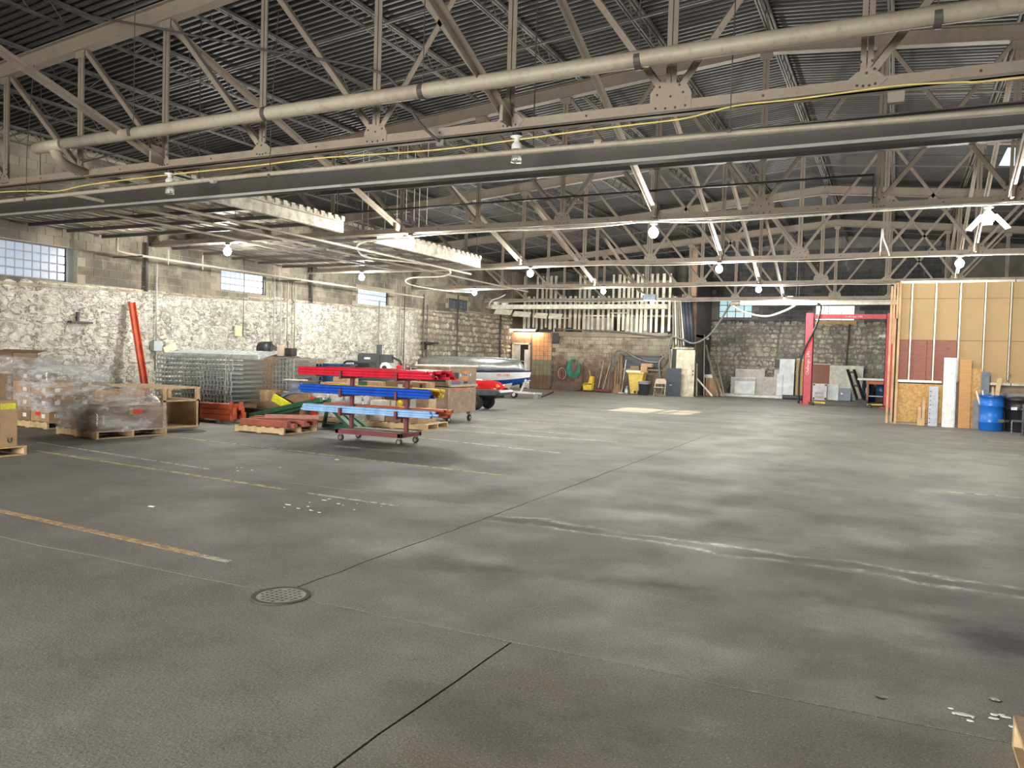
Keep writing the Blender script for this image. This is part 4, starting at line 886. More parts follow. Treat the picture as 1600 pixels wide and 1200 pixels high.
# shorter decks seen from the end, right of the stack
w1 = None
for i in range(7):
    if w1 is None: w1 = wire_deck(-12.82, 14.75, .62, 'short wire deck beside the tall stack, bottom one', .62, 1.0); w1['group'] = 'short wire decks'; o = w1; kd = list(w1.children)
    else:
        o = w1.copy(); COL.objects.link(o)
        for ch in kd: q = ch.copy(); COL.objects.link(q); q.parent = o
        o.location = (-12.82, 14.75, .62 + i * .105); o['label'] = 'short wire deck beside the tall stack, %s from the bottom' % ORD[i]
pallet(-14.3, 13.55, 2.3, 1.1, 0, 'long pallet under the tall wire deck stack', nb=12)
MBs = MB((-14.27, 13.5, .125)).box(-15.3, -13.2, 13.0, 14.0, .125, .299); simple(MBs, 'dunnage_block', CARDD, 'dark bundle between the pallet and the wire decks', 'block')
for x, zt in ((-15.15, 1.36), (-13.25, 1.34)):
    simple(MB((x, 12.9, .1)).tube([(x, 12.9, .12), (x + .01, 12.89, .8), (x, 12.9, zt), (x + .15, 12.97, zt + .1)], .006, 5), 'strap', WHITE, 'thin white strap down the front of the wire decks, %s' % ('left' if x < -14 else 'right'), 'strap')
carton(-12.82, 14.75, .0, .66, 1.0, .61, 'brown carton under the short wire decks', mt_=CARDD)
# orange rack beams on the floor
bm0 = None
for row in range(3):
    for i in range(4 - (row > 1)):
        lb = 'long orange-red rack beam on the floor pile, %s layer, %s from the front' % (('bottom', 'middle', 'top')[row], ORD[i])
        if bm0 is None:
            o = bm0 = thing('rack_beam', lb, 'beam', (0, 0, 0), 'orange rack beams in the long pile')
            MB().box(-1.3, 1.3, -.035, -.025, 0, .1).box(-1.3, 1.3, -.035, .035, .09, .1).box(-1.3, 1.3, .025, .035, 0, .1).build('channel', ORANGE, o); MB().box(1.3, 1.31, -.05, .05, -.01, .15).build('end_plate', ORANGE, o); kd = list(o.children)
        else:
            o = bm0.copy(); COL.objects.link(o)
            for ch in kd: q = ch.copy(); COL.objects.link(q); q.parent = o
        o['label'] = lb; o.location = (-13.45 + RU(-.15, .12), 11.95 + i * .115 + row * .05, .075 + row * .105); o.rotation_euler = (0, 0, RU(-.012, .012))
for x in (-14.3, -13.3, -12.4): simple(MB((x, 12.15, 0)).box(x, x + .09, 11.85, 12.6, 0, .072), 'timber_bearer', WOODG, 'timber bearer under the orange beams, %s' % {-14.3: 'left', -13.3: 'middle', -12.4: 'right'}[x], 'timber')
# red-brown beams on a pallet
pallet(-10.45, 11.45, 1.15, .95, .03, 'wooden pallet under the short red-brown beams', nb=6)
RB = mat('red_brown_steel', (.33, .09, .06), .5)
for i in range(8):
    o = MB((-10.2, 11.1 + i * .11, .127)).box(-11.0 - .04 * i + RU(-.08, .05), -9.8 - .02 * i + RU(-.1, .15), 11.06 + i * .11, 11.15 + i * .11, .127, .185 + (.05 if i % 3 == 0 else 0)).build('short_beam', RB); tag(o, 'short red-brown beam on the small pallet, %s from the front' % ORD[i], 'beam', 'red-brown beams')
o = MB((-9.5, 11.6, .19)).obox((-10.2, 11.6, .28), (1.0, .09, .07), (0, 0, .5)).build('short_beam', RB); tag(o, 'short red-brown beam lying askew on the others', 'beam', 'red-brown beams')
# green frames
def gbeam(a, b, w_, h_, lb):
    o = thing('rack_frame', lb, 'beam', a); a = Vector(a); b = Vector(b); MB(a).bar(a, b, w_, h_).build('tube', GREEN, o)
    mb = MB(a)
    for i in range(12): p = a.lerp(b, (i + .5) / 12); mb.bar(p + Vector((0, 0, h_ / 2)), p + (b - a).normalized() * .03 + Vector((0, 0, h_ / 2)), .03, .004)
    tag(mb.build('slots', BLACK, o), kind='stuff'); return o
gbeam((-12.35, 12.55, .1), (-10.35, 12.6, .56), .1, .09, 'long dark green upright sloping up over the pile')
gbeam((-12.2, 12.75, .08), (-10.3, 12.8, .52), .1, .09, 'second dark green upright behind the sloping one')
for i in range(3): gbeam((-10.15 + i * .07, 12.55 + .1 * i, .5 - i * .03), (-9.35 + i * .1, 12.3 + .12 * i, .07), .1, .07, 'dark green bar slanting down behind the pipe rack, %s' % ('front', 'middle', 'back')[i])
gbeam((-10.2, 12.6, .05), (-9.3, 12.5, .06), .08, .08, 'dark green foot bar on the floor behind the pipe rack')
gbeam((-10.15, 12.45, .02), (-10.1, 12.55, .6), .06, .06, 'dark green upright leg holding the sloping bars')
# cartons, reel and compressor behind
for i, (x, y, z, w, d, h, m_, lb, lab) in enumerate([
        (-13.3, 15.75, 0, .8, .8, .88, CARDD, 'lower brown carton under the tan one behind the wire decks', None), (-13.36, 15.65, .88, .72, .6, .46, CARD, 'clean tan carton right of the wire decks', None),
        (-12.2, 14.4, 0, .62, .62, .62, CARDD, 'brown carton under the cable reel', None), (-11.35, 14.2, 0, .7, .6, .55, CARDD, 'dark brown carton right of the cable reel', None), (-11.45, 14.25, .55, .4, .4, .42, CARD, 'tan carton standing right of the cable reel', None),
        (-12.25, 13.45, 0, .75, .5, .38, CARDD, 'striped brown carton in front of the reel', None), (-12.35, 13.4, .38, .42, .36, .26, CARD, 'small brown carton with tape in front of the short decks', [('y', 0, .05, .12, .2, TAPE)])]):
    if i == 2: x, y = -11.7 - .1, 13.6
    if i == 4: x, y = -11.1, 14.35
    carton(x, y, z, w, d, h, lb, mt_=m_, lab=lab)
o = thing('cable_reel', 'upright cable reel with grey cable and pale flanges', 'reel', (-11.85, 13.55, .62)); REELF = mat('pale_fibre', (.7, .62, .5), .7)
MB().lathe([(.26, 0), (.26, .015)], n=20).build('lower_flange', REELF, o); MB().lathe([(.14, .015), (.14, .26)], n=20).build('cable', mat('grey_cable', (.2, .23, .28), .5), o, smooth=True); MB().lathe([(.27, .26), (.27, .275)], n=20).build('upper_flange', REELF, o)

o = thing('cable_bundle', 'bundle of grey and blue cables on the dark carton', 'cable', (-11.6, 13.2, .4))
for i in range(6): MB().tube(smoothpath([(-.35, .02 * i, .1 + .02 * i), (-.1, .03 * i, .2 + .012 * i), (.25, .05 * i, .24 + .015 * i)], 4), .014, 6).build('cable', GALV if i % 2 else mat('blue_grey_cable', (.12, .2, .36), .4), o, smooth=True)
simple(MB((-11.75, 13.2, .3)).obox((-11.83, 13.1, .42), (.5, .05, .16), (0, .38, 0)), 'yellow_tape_pack', YLBL, 'bright yellow plastic pack with black print in front of the reel', 'pack')
simple(MB((-12.2, 13.15, 0)).box(-12.75, -11.95, 12.85, 13.15, .02, .14).box(-12.7, -12.0, 12.86, 13.1, .16, .26), 'black_cases', BLACK, 'two flat black cases on the floor behind the orange beams', 'case')
o = thing('air_compressor', 'black air compressor and motor standing on the cartons', 'machine', (-15.0, 16.3, 1.36))
carton(-14.9, 16.3, 0, 1.7, .7, 1.355, 'tall brown carton under the air compressor', mt_=CARDD)
MB().lathe([(.1, -.5), (.19, -.46), (.2, -.1), (.12, -.06)], (0, 0, .2), 16, 'x').build('tank', BLACK, o, smooth=True)
MB().box(-.05, .3, -.12, .12, .0, .26).build('motor', mat('dark_iron', (.06, .06, .065), .5), o, bevel=.02); MB().box(.22, .46, -.14, .14, .02, .3).build('control_unit', TAN, o, bevel=.01); MB().box(.47, .7, -.12, .1, .03, .24).build('pump', BLACK, o, bevel=.02)
MB().lathe([(.06, -.02), (.06, .02)], (.14, -.15, .12), 12, 'y').build('pulley', CHROME, o); MB().tube([(.46, 0, .0), (.46, 0, .42)], .015, 6).build('lever', BLACK, o)
MB().box(-.55, .75, -.15, .15, -.001, .02).build('base', STEELD, o)
simple(MB((-12.8, 15.85, .0)).box(-13.0, -12.25, 15.6, 16.2, 0, 1.2).box(-13.03, -12.2, 15.57, 16.23, 1.2, 1.235), 'storage_tote', mat('dark_blue_plastic', (.01, .07, .16), .5), 'tall dark blue bin with lid behind the red pipes', 'bin')
# black machines behind the pipe rack
o = thing('tyre_changer', 'grey and black garage machine with a tall column behind the red pipes', 'machine', (-11.45, 16.1, 0)); DG = mat('charcoal_paint', (.07, .075, .08), .5)
MB().box(-.1, .75, -.3, .3, 0, .95).build('cabinet', DG, o, bevel=.02); MB().box(-.05, .04, -.05, .05, .95, 1.72).build('column', DG, o); MB().box(-.12, .12, -.03, .03, 1.72, 1.735).build('cap', DG, o)
MB().box(-.6, -.05, -.04, .04, 1.28, 1.52).box(.05, .4, -.04, .04, 1.3, 1.5).build('arm', DG, o); MB().box(-.42, -.24, -.043, -.041, 1.37, 1.42).build('plate', WHITE, o)
MB().lathe([(.1, -.04), (.14, -.03), (.14, .03), (.1, .04)], (.26, -.1, 1.17), 18, 'y').build('wheel_rim', WHITE, o); MB().lathe([(.06, -.07), (.085, .05)], (.26, -.1, 1.17), 14, 'y').build('hub', BLACK, o)
MB().tube([(.35, 0, 1.45), (.6, 0, 1.36), (.66, 0, 1.25)], .03, 8).build('hose', BLACK, o, smooth=True); MB().lathe([(.05, -.05), (.07, .05)], (.62, -.05, 1.2), 12, 'y').build('gauge', REDP, o); MB().box(-.22, -.14, -.04, .04, .95, 1.3).build('support', DG, o)
o = thing('bench_machine', 'black machine with four upright cylinders behind the red pipes', 'machine', (-12.35, 16.75, 0))
MB().box(-.5, .35, -.25, .25, 0, .95).build('cabinet', DG, o, bevel=.02)
MB().box(-.25, .25, -.15, .15, .95, 1.3).build('block', BLACK, o, bevel=.015)
for i in range(4): MB().tube([(-.2 + .13 * i, 0, 1.3), (-.2 + .13 * i, 0, 1.47)], .035, 8).build('cylinder', BLACK, o)
MB().tube(smoothpath([(-.7, 0, .96), (-.66, 0, 1.25), (-.45, 0, 1.3), (-.25, 0, 1.28)]), .03, 8).build('intake', BLACK, o, smooth=True)
# ---- wrapped white pallet and small boxes behind the rack
pallet(-10.7, 14.1, 1.5, 1.0, -.05, 'wooden pallet under the white wrapped cases', nb=8)
WC = mat('white_case', (.66, .64, .62), .5, dirt=(.5, .46, .42))
for zz in range(2):
    for i in range(3): carton(-11.2 + .49 * i, 13.9, .125 + zz * .26, .47, .55, .25, 'white printed case behind the pipe rack, %s row, %s' % (('lower', 'upper')[zz], ('left', 'middle', 'right')[i]), mt_=WC, lab=[('y', 0, .08, .16, .09, LBL), ('y', .13, .12, .05, .09, INK)], group='white wrapped cases')
film(rect(-11.5, -9.95, 13.58, 14.25, .12), rect(-11.48, -9.97, 13.6, 14.22, .66), (-10.7, 13.9, .3), 'clear film round the white cases behind the pipe rack', sag=.025)
simple(MB((-11.3, 13.55, .3)).lathe([(.09, -.004), (.09, .004)], (-11.35, 13.52, .46), 20, 'y').lathe([(.09, -.004), (.09, .004)], (-11.3, 13.52, .2), 20, 'y'), 'red_logo_stickers', REDI, 'pair of round red marks on the leftmost white case', 'sticker')
for x, z, w, h, m_, lb in [(-11.1, .66, .5, .2, CARD, 'open tan carton on the white cases, left'), (-10.6, .66, .4, .17, CARDD, 'brown carton on the white cases beside the green box'), (-10.22, .66, .22, .26, GREEN, 'small green box on the white cases'), (-9.96, .66, .26, .26, CARD, 'tan box right of the small green box')]:
    carton(x, 13.95, z, w, .35, h, lb, mt_=m_)
pallet(-9.2, 13.85, 1.6, .95, .08, 'pale new pallet right of the white cases', nb=9)
for x, w, h, m_, lb, lab in [(-9.62, .36, .42, WC, 'pale carton at the left of the new pallet', None), (-9.22, .38, .3, CARDD, 'brown carton in the middle of the new pallet', None), (-8.8, .36, .26, CARD, 'tan carton on the right of the new pallet', [('y', 0, .1, .14, .09, LBL)])]:
    carton(x, 13.7, .125, w, .4, h, lb, mt_=m_, lab=lab)
for x, w, h, m_, lb, lab in [(-9.55, .5, .22, CARDD, 'long brown carton high behind the yellow pipes, left', [('y', .1, .06, .12, .1, LBL)]), (-8.98, .34, .22, CARD, 'tan carton high behind the yellow pipes, right', [('y', .05, .04, .06, .14, INK)]), (-10.1, .42, .16, WHITE, 'white box high behind the yellow pipes', None)]:
    carton(x, 14.25, .72, w, .36, h, lb, mt_=m_, lab=lab)
simple(MB((-9.6, 14.3, 0)).box(-10.35, -8.7, 14.05, 14.45, .69, .72).box(-10.3, -10.25, 14.1, 14.4, .125, .69).box(-8.8, -8.75, 14.1, 14.4, .125, .69).box(-9.6, -9.55, 14.1, 14.4, .125, .69), 'plank_shelf', PALLET, 'rough plank shelf carrying small cartons behind the pipe rack', 'shelf')
simple(MB((-9.0, 13.45, .4)).lathe([(.04, 0), (.06, .04), (.06, .1), (.02, .14)], (-9.2, 13.7, .425), 12), 'yellow_can', YELLOW, 'small yellow can on the middle carton of the new pallet', 'can')
# ---- pipe rack cart
org = (-7.95, 11.2, 0); cart = thing('pipe_rack', 'maroon wheeled cantilever rack loaded with coloured pipes', 'cart', org)
MB(org).box(-8.62, -7.28, 10.88, 10.95, .13, .2).box(-8.62, -7.28, 11.45, 11.52, .13, .2).box(-8.62, -8.55, 10.88, 11.52, .13, .2).box(-7.35, -7.28, 10.88, 11.52, .13, .2).build('base_frame', MAROON, cart, bevel=.006)
MB(org).box(-8.56, -7.34, 10.95, 11.45, .18, .205).build('deck', WOODG, cart)
for x in (-8.52, -7.38): MB(org).box(x - .03, x + .03, 11.17, 11.23, .2, 1.3).build('post', MAROON, cart)
LV = (.44, .76, 1.07)
for x in (-8.52, -7.38):
    for z in LV:
        for sg in (-1, 1):
            ya = 11.2 + sg * .03; yb = 11.2 + sg * .34; mb = MB(org); mb.box(x - .02, x + .02, min(ya, yb), max(ya, yb), z, z + .035); ye = 11.2 + sg * .34; mb.box(x - .022, x + .022, ye - .012, ye + .012, z - .01, z + .13); mb.build('arm', MAROON, cart)
for x in (-8.55, -7.35):
    for y in (10.95, 11.45):
        cs = MB(org).box(x - .03, x + .03, y - .025, y + .025, .1, .135).build('caster', CHROME, cart)
        MB(org).lathe([(.05, -.02), (.058, -.012), (.058, .012), (.05, .02)], (x, y, .058), 16, 'y').build('wheel', RUBBER, cs, smooth=True); MB(org).lathe([(.032, -.024), (.032, .024)], (x, y, .058), 14, 'y').build('hub', CHROME, cs)
def bundle(name, y0, z0, nrow, x0, x1, r, mt_, lb, cat, group, jit=.12):
    i = 0; proto = None
    for j, n in enumerate(nrow):
        for q in range(n):
            y = y0 + (q - (n - 1) / 2) * 2.05 * r; z = z0 + r + j * 1.75 * r; i += 1; s_ = RU(-jit, jit)
            o = MB(((x0 + x1) / 2, y, z)).tube([(x0 + s_, y, z), (x1 + s_, y, z)], r, 10, caps=False).tube([(x1 + s_, y, z), (x1 + s_ - .02, y, z)], r * .82, 8).build(name, mt_, None, smooth=True)
            tag(o, lb % ('%s row, %s from front' % (('bottom', 'second', 'third')[j], ORD[q])), cat, group)
yf, yb_ = 11.2 - .185, 11.2 + .185
bundle('steel_pipe', yf, LV[2] + .037, (5, 5, 4), -9.4, -6.75, .026, REDP, 'red pipe, front of top tier, %s', 'pipe', 'red pipes on the front of the top tier')
bundle('steel_pipe', yb_, LV[2] + .037, (5, 4, 3), -9.2, -6.72, .028, REDP, 'red pipe, back of top tier, %s', 'pipe', 'red pipes on the back of the top tier')
bundle('steel_pipe', yf, LV[1] + .037, (5, 5, 4), -9.45, -6.85, .027, BLUEP, 'blue pipe on the middle tier, %s', 'pipe', 'blue pipes on the middle tier')
bundle('steel_pipe', yb_, LV[1] + .037, (5, 4, 3), -9.15, -6.82, .027, YELP, 'yellow pipe on the middle tier, %s', 'pipe', 'yellow pipes on the middle tier')
bundle('steel_pipe', yf, LV[0] + .037, (5, 5, 4), -9.35, -6.75, .022, LBLP, 'light blue pipe on the bottom tier, %s', 'pipe', 'light blue pipes on the bottom tier', .15)
bundle('steel_pipe', yb_, LV[0] + .037, (6, 5, 4), -9.2, -6.7, .024, ORGP, 'rust-orange pipe on the bottom tier, %s', 'pipe', 'rust-orange pipes on the bottom tier')
# ---- job-site gang box on casters
org = (-9.3, 15.8, 0); GB = mat('gang_box_tan', (.44, .33, .24), .35, .35, dirt=(.3, .22, .16)); o = thing('tool_chest', 'big tan steel tool chest on casters with safety stickers', 'tool box', org)
MB(org).box(-9.75, -8.88, 15.15, 16.4, .23, .8).build('body', GB, o, bevel=.012); MB(org).box(-9.75, -8.88, 15.15, 16.4, .83, 1.27).build('upper_body', GB, o, bevel=.012); MB(org).box(-9.72, -8.91, 15.18, 16.37, .79, .84).build('gap_band', mat('dark_band', (.14, .09, .07), .5), o)
MB(org).box(-9.78, -8.85, 15.12, 16.43, 1.26, 1.3).build('lid', mat('pale_lid', (.75, .72, .66), .4, .2), o, bevel=.01); MB(org).box(-8.9, -8.84, 15.15, 16.4, .82, .87).build('lip', TAN, o)
MB(org).box(-9.62, -8.98, 15.13, 15.148, .93, 1.03).build('handle_slot', BLACK, o); MB(org).box(-9.6, -9.0, 15.12, 15.135, .965, .99).build('handle_bar', STEELD, o)
for (ya, yb2, za, zb, m_, nm) in [(15.25, 15.55, 1.0, 1.14, INK, 'sticker'), (15.25, 15.55, .94, 1.0, REDI, 'sticker'), (15.25, 15.55, .84 + .03, .94, mat('sticker_blue', (.1, .14, .3), .5), 'sticker'), (15.7, 16.05, 1.12, 1.17, mat('sticker_orange', (.8, .25, .04), .5), 'sticker'), (15.62, 16.12, 1.05, 1.12, LBL, 'sticker'), (15.72, 16.0, .98, 1.05, bpy.data.materials['sticker_orange'], 'sticker'), (15.8, 15.98, .89, .94, INK, 'sticker'), (15.35, 16.0, .73, .79, mat('faded_red', (.55, .18, .1), .5), 'sticker')]:
    MB(org).box(-8.881, -8.876, ya, yb2, za, zb).build(nm, m_, o)
word('KNAACK', .1, INK, o, ori((.427 , .07, 1.085), (0, 1, 0), (0, 0, 1)))
for y in (15.6, 16.1): MB(org).box(-8.885, -8.85, y - .05, y + .05, .66, .72).box(-8.885, -8.85, y - .03, y + .03, .86, .95).build('latch', CHROME, o)
for x, y in ((-9.65, 15.3), (-8.98, 15.3), (-9.65, 16.28), (-8.98, 16.28)):
    cs = MB(org).box(x - .05, x + .05, y - .05, y + .05, .16, .23).build('caster', CHROME, o); MB(org).lathe([(.07, -.025), (.08, -.015), (.08, .015), (.07, .025)], (x, y, .08), 16, 'x').build('wheel', RUBBER, cs, smooth=True); MB(org).lathe([(.035, -.03), (.035, .03)], (x, y, .08), 12, 'x').build('hub', CHROME, cs)
# ---- red riding mower (rounded hood toward us)
org = (-10.6, 20.2, 0); o = thing('riding_mower', 'small red rounded ride-on vehicle with grey bumper beside the tool chest', 'vehicle', org); RM = mat('glossy_red', (.5, .02, .02), .15)
def hood(u, v):
    a = PI * v; x = -11.5 + 1.5 * u; r = .36 * (1 - .35 * max(0, u - .55) ** 2 * 5) ; h = .36 * math.sqrt(max(0.0, 1 - max(0, (u - .35) / .68) ** 4))
    return Vector((x + .02, 20.2 - math.cos(a) * r, .5 + math.sin(a) ** .7 * h))
MB(org).grid(hood, 14, 14).build('hood', RM, o, smooth=True, solid=.02)
MB(org).box(-11.5, -10.15, 19.9, 20.5, .34, .52).build('chassis', BLACK, o, bevel=.04); MB(org).prism([(-11.0, .4), (-10.0, .44), (-9.92, .52), (-10.0, .6), (-11.0, .58)], 19.76, 20.64).build('bumper', mat('bumper_grey', (.1, .105, .12), .4), o, bevel=.02)
for y in (19.98, 20.42): MB(org).lathe([(.02, .02), (.07, 0), (.07, -.03)], (-10.12, y, .68), 14, 'x').build('light', mat('amber_lens', (.9, .2, .02), .15) if y < 20.1 else bpy.data.materials['amber_lens'], o, smooth=True)
for x in (-11.3, -10.55):
    for y in (19.78, 20.5): wq = MB(org).lathe([(.13, -.09), (.2, -.07), (.22, 0), (.2, .07), (.13, .09)], (x - .15, y, .22), 20, 'y').build('wheel', RUBBER, o, smooth=True); MB(org).lathe([(.1, -.095), (.08, .095)], (x - .15, y, .22), 14, 'y').build('hub', DG, wq)
MB(org).box(-12.3, -11.5, 19.9, 20.5, .35, .6).build('seat_deck', RM, o, bevel=.05); MB(org).box(-12.2, -11.8, 20.0, 20.4, .6, .85).build('seat', BLACK, o, bevel=.05); MB(org).tube([(-11.5, 20.2, .6), (-11.4, 20.2, .95)], .02, 8).lathe([(.15, -.015), (.17, 0), (.15, .015)], (-11.4, 20.2, .97), 18).build('steering_wheel', BLACK, o)
# ---- boat on trailer, aluminium canoe upside down on it
org = (-14.6, 27.0, 0); o = thing('motor_boat', 'white and blue motor boat on a trailer by the left wall', 'boat', org)
def hullband(t0, t1):
    def fn(u, v):
        a = (t0 + (t1 - t0) * v) ; x = -17.0 + 4.6 * u; k = max(0, (u - .5) / .5); half = .95 * (1 - k ** 2.2) + .02; zk = .33 + .30 * k ** 2.5; zt = 1.0 + .05 * k
        w_ = half * (a ** .42); z = zk + (zt - zk) * a
        return (w_, x + (.12 * a * k), z)
    return fn
def side(t0, t1, sg):
    f = hullband(t0, t1)
    return lambda u, v: Vector((f(u, v)[1], 27.0 + sg * f(u, v)[0], f(u, v)[2]))
HB = mat('hull_blue', (.01, .055, .28), .25, var=.05); HW = mat('hull_white', (.78, .78, .8), .25, var=.05)
for nm, t0, t1, m_ in (('hull_bottom', 0, .42, HB), ('hull_side', .42, .88, HW), ('rub_rail', .88, 1.0, mat('navy_stripe', (.02, .025, .09), .3))):
    MB(org).grid(side(t0, t1, -1), 22, 6).grid(side(t0, t1, 1), 22, 6).build(nm, m_, o, smooth=True)
MB(org).box(-17.02, -16.98, 26.1, 27.9, .35, 1.0).build('transom', HW, o); MB(org).grid(lambda u, v: Vector((-17 + 4.55 * u, 27 + (2 * v - 1) * hullband(0, 1)(u, 1)[0], 1.0)), 20, 4).build('deck', HW, o)
for i, (a_, b_) in enumerate(((-13.25, -13.08), (-13.04, -12.99), (-12.95, -12.83), (-12.79, -12.74))): pass
word('MC 4283', .13, mat('red_digits', (.7, .06, .03), .5), o, ori((-13.15 + 14.6, 26.4 - 27.0, .86), (1, .42, 0), (0, -.1, 1)))
org2 = (-14.6, 27.0, 1.02); cn = thing('canoe', 'grey aluminium canoe lying upside down on the boat', 'boat', org2)
def canoe(u, v):
    x = -17.3 + 4.75 * u; k = abs(2 * u - 1); half = .55 * (1 - k ** 3.2) + .015; h = .46 * (1 - .25 * k ** 4); a = PI * v
    if u > .93: x = -17.3 + 4.75 * .93 + 4.75 * (u - .93) * (1 - .55 * math.sin(a))
    return Vector((x, 27 - math.cos(a) * half, 1.04 + math.sin(a) ** .75 * h))
ALU = mat('aluminium', (.42, .44, .44), .35, .8, dirt=(.3, .31, .31))
MB(org2).grid(canoe, 30, 14).build('hull', ALU, cn, smooth=True, solid=.008)
mb = MB(org2)
for sg in (-1, 1): mb.tube([(-17.3 + 4.75 * t / 20, 27 + sg * (.55 * (1 - abs(2 * t / 20 - 1) ** 3.2) + .02), 1.045) for t in range(21)], .018, 6)
mb.build('gunwale', DG, cn, smooth=True); MB(org2).tube([(-17.2 + 4.6 * t / 16, 27, 1.035 + .47 * (1 - .25 * abs(2 * t / 16 - 1) ** 4)) for t in range(17)], .012, 5).build('keel', ALU, cn)
org3 = (-13.6, 27.0, 0); tr = thing('boat_trailer', 'white painted boat trailer with winch post and small tongue wheels', 'trailer', org3)
MB(org3).bar((-16.8, 26.4, .3), (-13.6, 26.75, .26), .07, .07).bar((-16.8, 27.6, .3), (-13.6, 27.25, .26), .07, .07).bar((-13.7, 26.74, .26), (-12.0, 27, .2), .07, .07).bar((-13.7, 27.26, .26), (-12.0, 27, .2), .07, .07).build('frame', WHITE, tr)
MB(org3).bar((-12.7, 27, .22), (-12.55, 27, .62), .07, .06).box(-12.75, -12.4, 26.95, 27.05, .58, .64).build('winch_post', WHITE, tr); MB(org3).lathe([(.05, -.06), (.05, .06)], (-12.5, 26.98, .68), 12, 'y').tube([(-12.5, 26.9, .68), (-12.25, 26.9, .68)], .012, 6).build('winch', WHITE, tr)
MB(org3).obox((-13.15, 26.75, .52), (.32, .03, .24), (0, .5, .2)).build('tail_board', GALV, tr)
MB(org3).box(-12.15, -11.98, 26.95, 27.05, .0, .2).build('tongue_jack', GALV, tr); MB(org3).box(-12.1, -11.85, 26.95, 27.05, .18, .24).build('coupler', WHITE, tr)
for x, y in ((-13.35, 26.55), (-12.95, 26.95), (-15.6, 26.1), (-15.6, 27.9)):
    r = .13 if x > -15 else .27; wq = MB(org3).lathe([(r * .6, -.06), (r * .95, -.05), (r, 0), (r * .95, .05), (r * .6, .06)], (x, y, r), 18, 'y').build('wheel', RUBBER, tr, smooth=True); MB(org3).lathe([(r * .55, -.062), (r * .3, -.07), (r * .3, .07)], (x, y, r), 14, 'y').build('rim', WHITE, wq)
simple(MB((-12.4, 29, .03)).tube([(-12.35, 28.2, .03), (-13.9, 33.0, .03)], .03, 6), 'tow_bar', BLACK, 'thin black bar lying on the floor behind the trailer tongue', 'bar')
# ================================================================ BACK OF THE HALL
Y0 = YBL - .03
tb = thing('tube_light', 'glowing fluorescent tube over the workshop door', 'light', (-16.9, YBL - .1, 2.92)); MB().box(-.75, .75, -.02, .08, .03, .07).build('housing', WHITE, tb); MB().tube([(-.7, 0, 0), (.7, 0, 0)], .035, 10).build('tube', emi('tube_glow', (1, .88, .74), 14), tb, smooth=True)
l = bpy.data.lights.new('tube_glow', 'AREA'); l.shape = 'RECTANGLE'; l.size = 1.4; l.size_y = .08; l.energy = 45; l.color = (1, .72, .48); q = bpy.data.objects.new('tube_glow', l); COL.objects.link(q); q.location = (-16.6, YBL - .22, 2.85); q.rotation_euler = (.5, 0, 0)
# hose coil, red hose
TEAL = mat('teal_hose', (.03, .33, .23), .4)
o = thing('hose_coil', 'coil of green-teal hose hanging on the workshop wall', 'hose', (-14.06, YBL - .1, 1.15)); MB().box(-.03, .03, -.02, .08, .3, .36).build('hook', STEELD, o)
for i in range(7):
    r = .24 + .022 * i; dx = RU(-.02, .02); MB().tube([(dx + r * .9 * math.cos(a * PI / 12), -.02 - .012 * i, -.02 * i + r * 1.25 * math.sin(a * PI / 12) + .03) for a in range(25)], .013, 6, caps=False).build('hose_loop', TEAL, o, smooth=True)
o = thing('hose_loop', 'small red and white looped hose left of the teal coil', 'hose', (-14.7, YBL - .08, .82)); MB().tube([(.2 * math.cos(a * PI / 10), 0, .28 * math.sin(a * PI / 10)) for a in range(21)], .016, 6, caps=False).build('loop', HOSEL, o, smooth=True); MB().tube([(.1 * math.cos(a * PI / 10), -.03, -.05 + .22 * math.sin(a * PI / 10)) for a in range(21)], .03, 6, caps=False).build('inner_loop', RB, o, smooth=True)
for x, lb in ((-15.2, 'thin dark cable hanging on the wall beside the orange tiles'), (-13.6, 'thin dark cable under the teal hose coil')): simple(MB((x, Y0 - .04, .1)).tube(smoothpath([(x, Y0 - .04, 1.4), (x + .02, Y0 - .06, .6), (x - .05, Y0 - .1, .1), (x - .3, Y0 - .2, .02)]), .012, 5), 'cable', BLACK, lb, 'cable')
o = thing('conduit_riser', 'grey conduit with box running up past the ledge', 'pipe', (-15.2, Y0, 2.3)); MB().tube([(0, -.05, 2.0), (0, -.05, .1)], .03, 8).build('pipe', GALV, o); MB().box(-.02, .3, -.15, 0, .0, .5).build('box', DG, o, bevel=.01)
simple(MB((-14.3, Y0, 2.9)).lathe([(.02, 0), (.16, .02), (.2, .12), (.12, .2)], (-14.4, YBL - .05, 2.87), 16), 'hard_hat', mat('navy_plastic', (.02, .04, .08), .4), 'dark blue bowl-shaped cap on the ledge below the slats', 'cap')
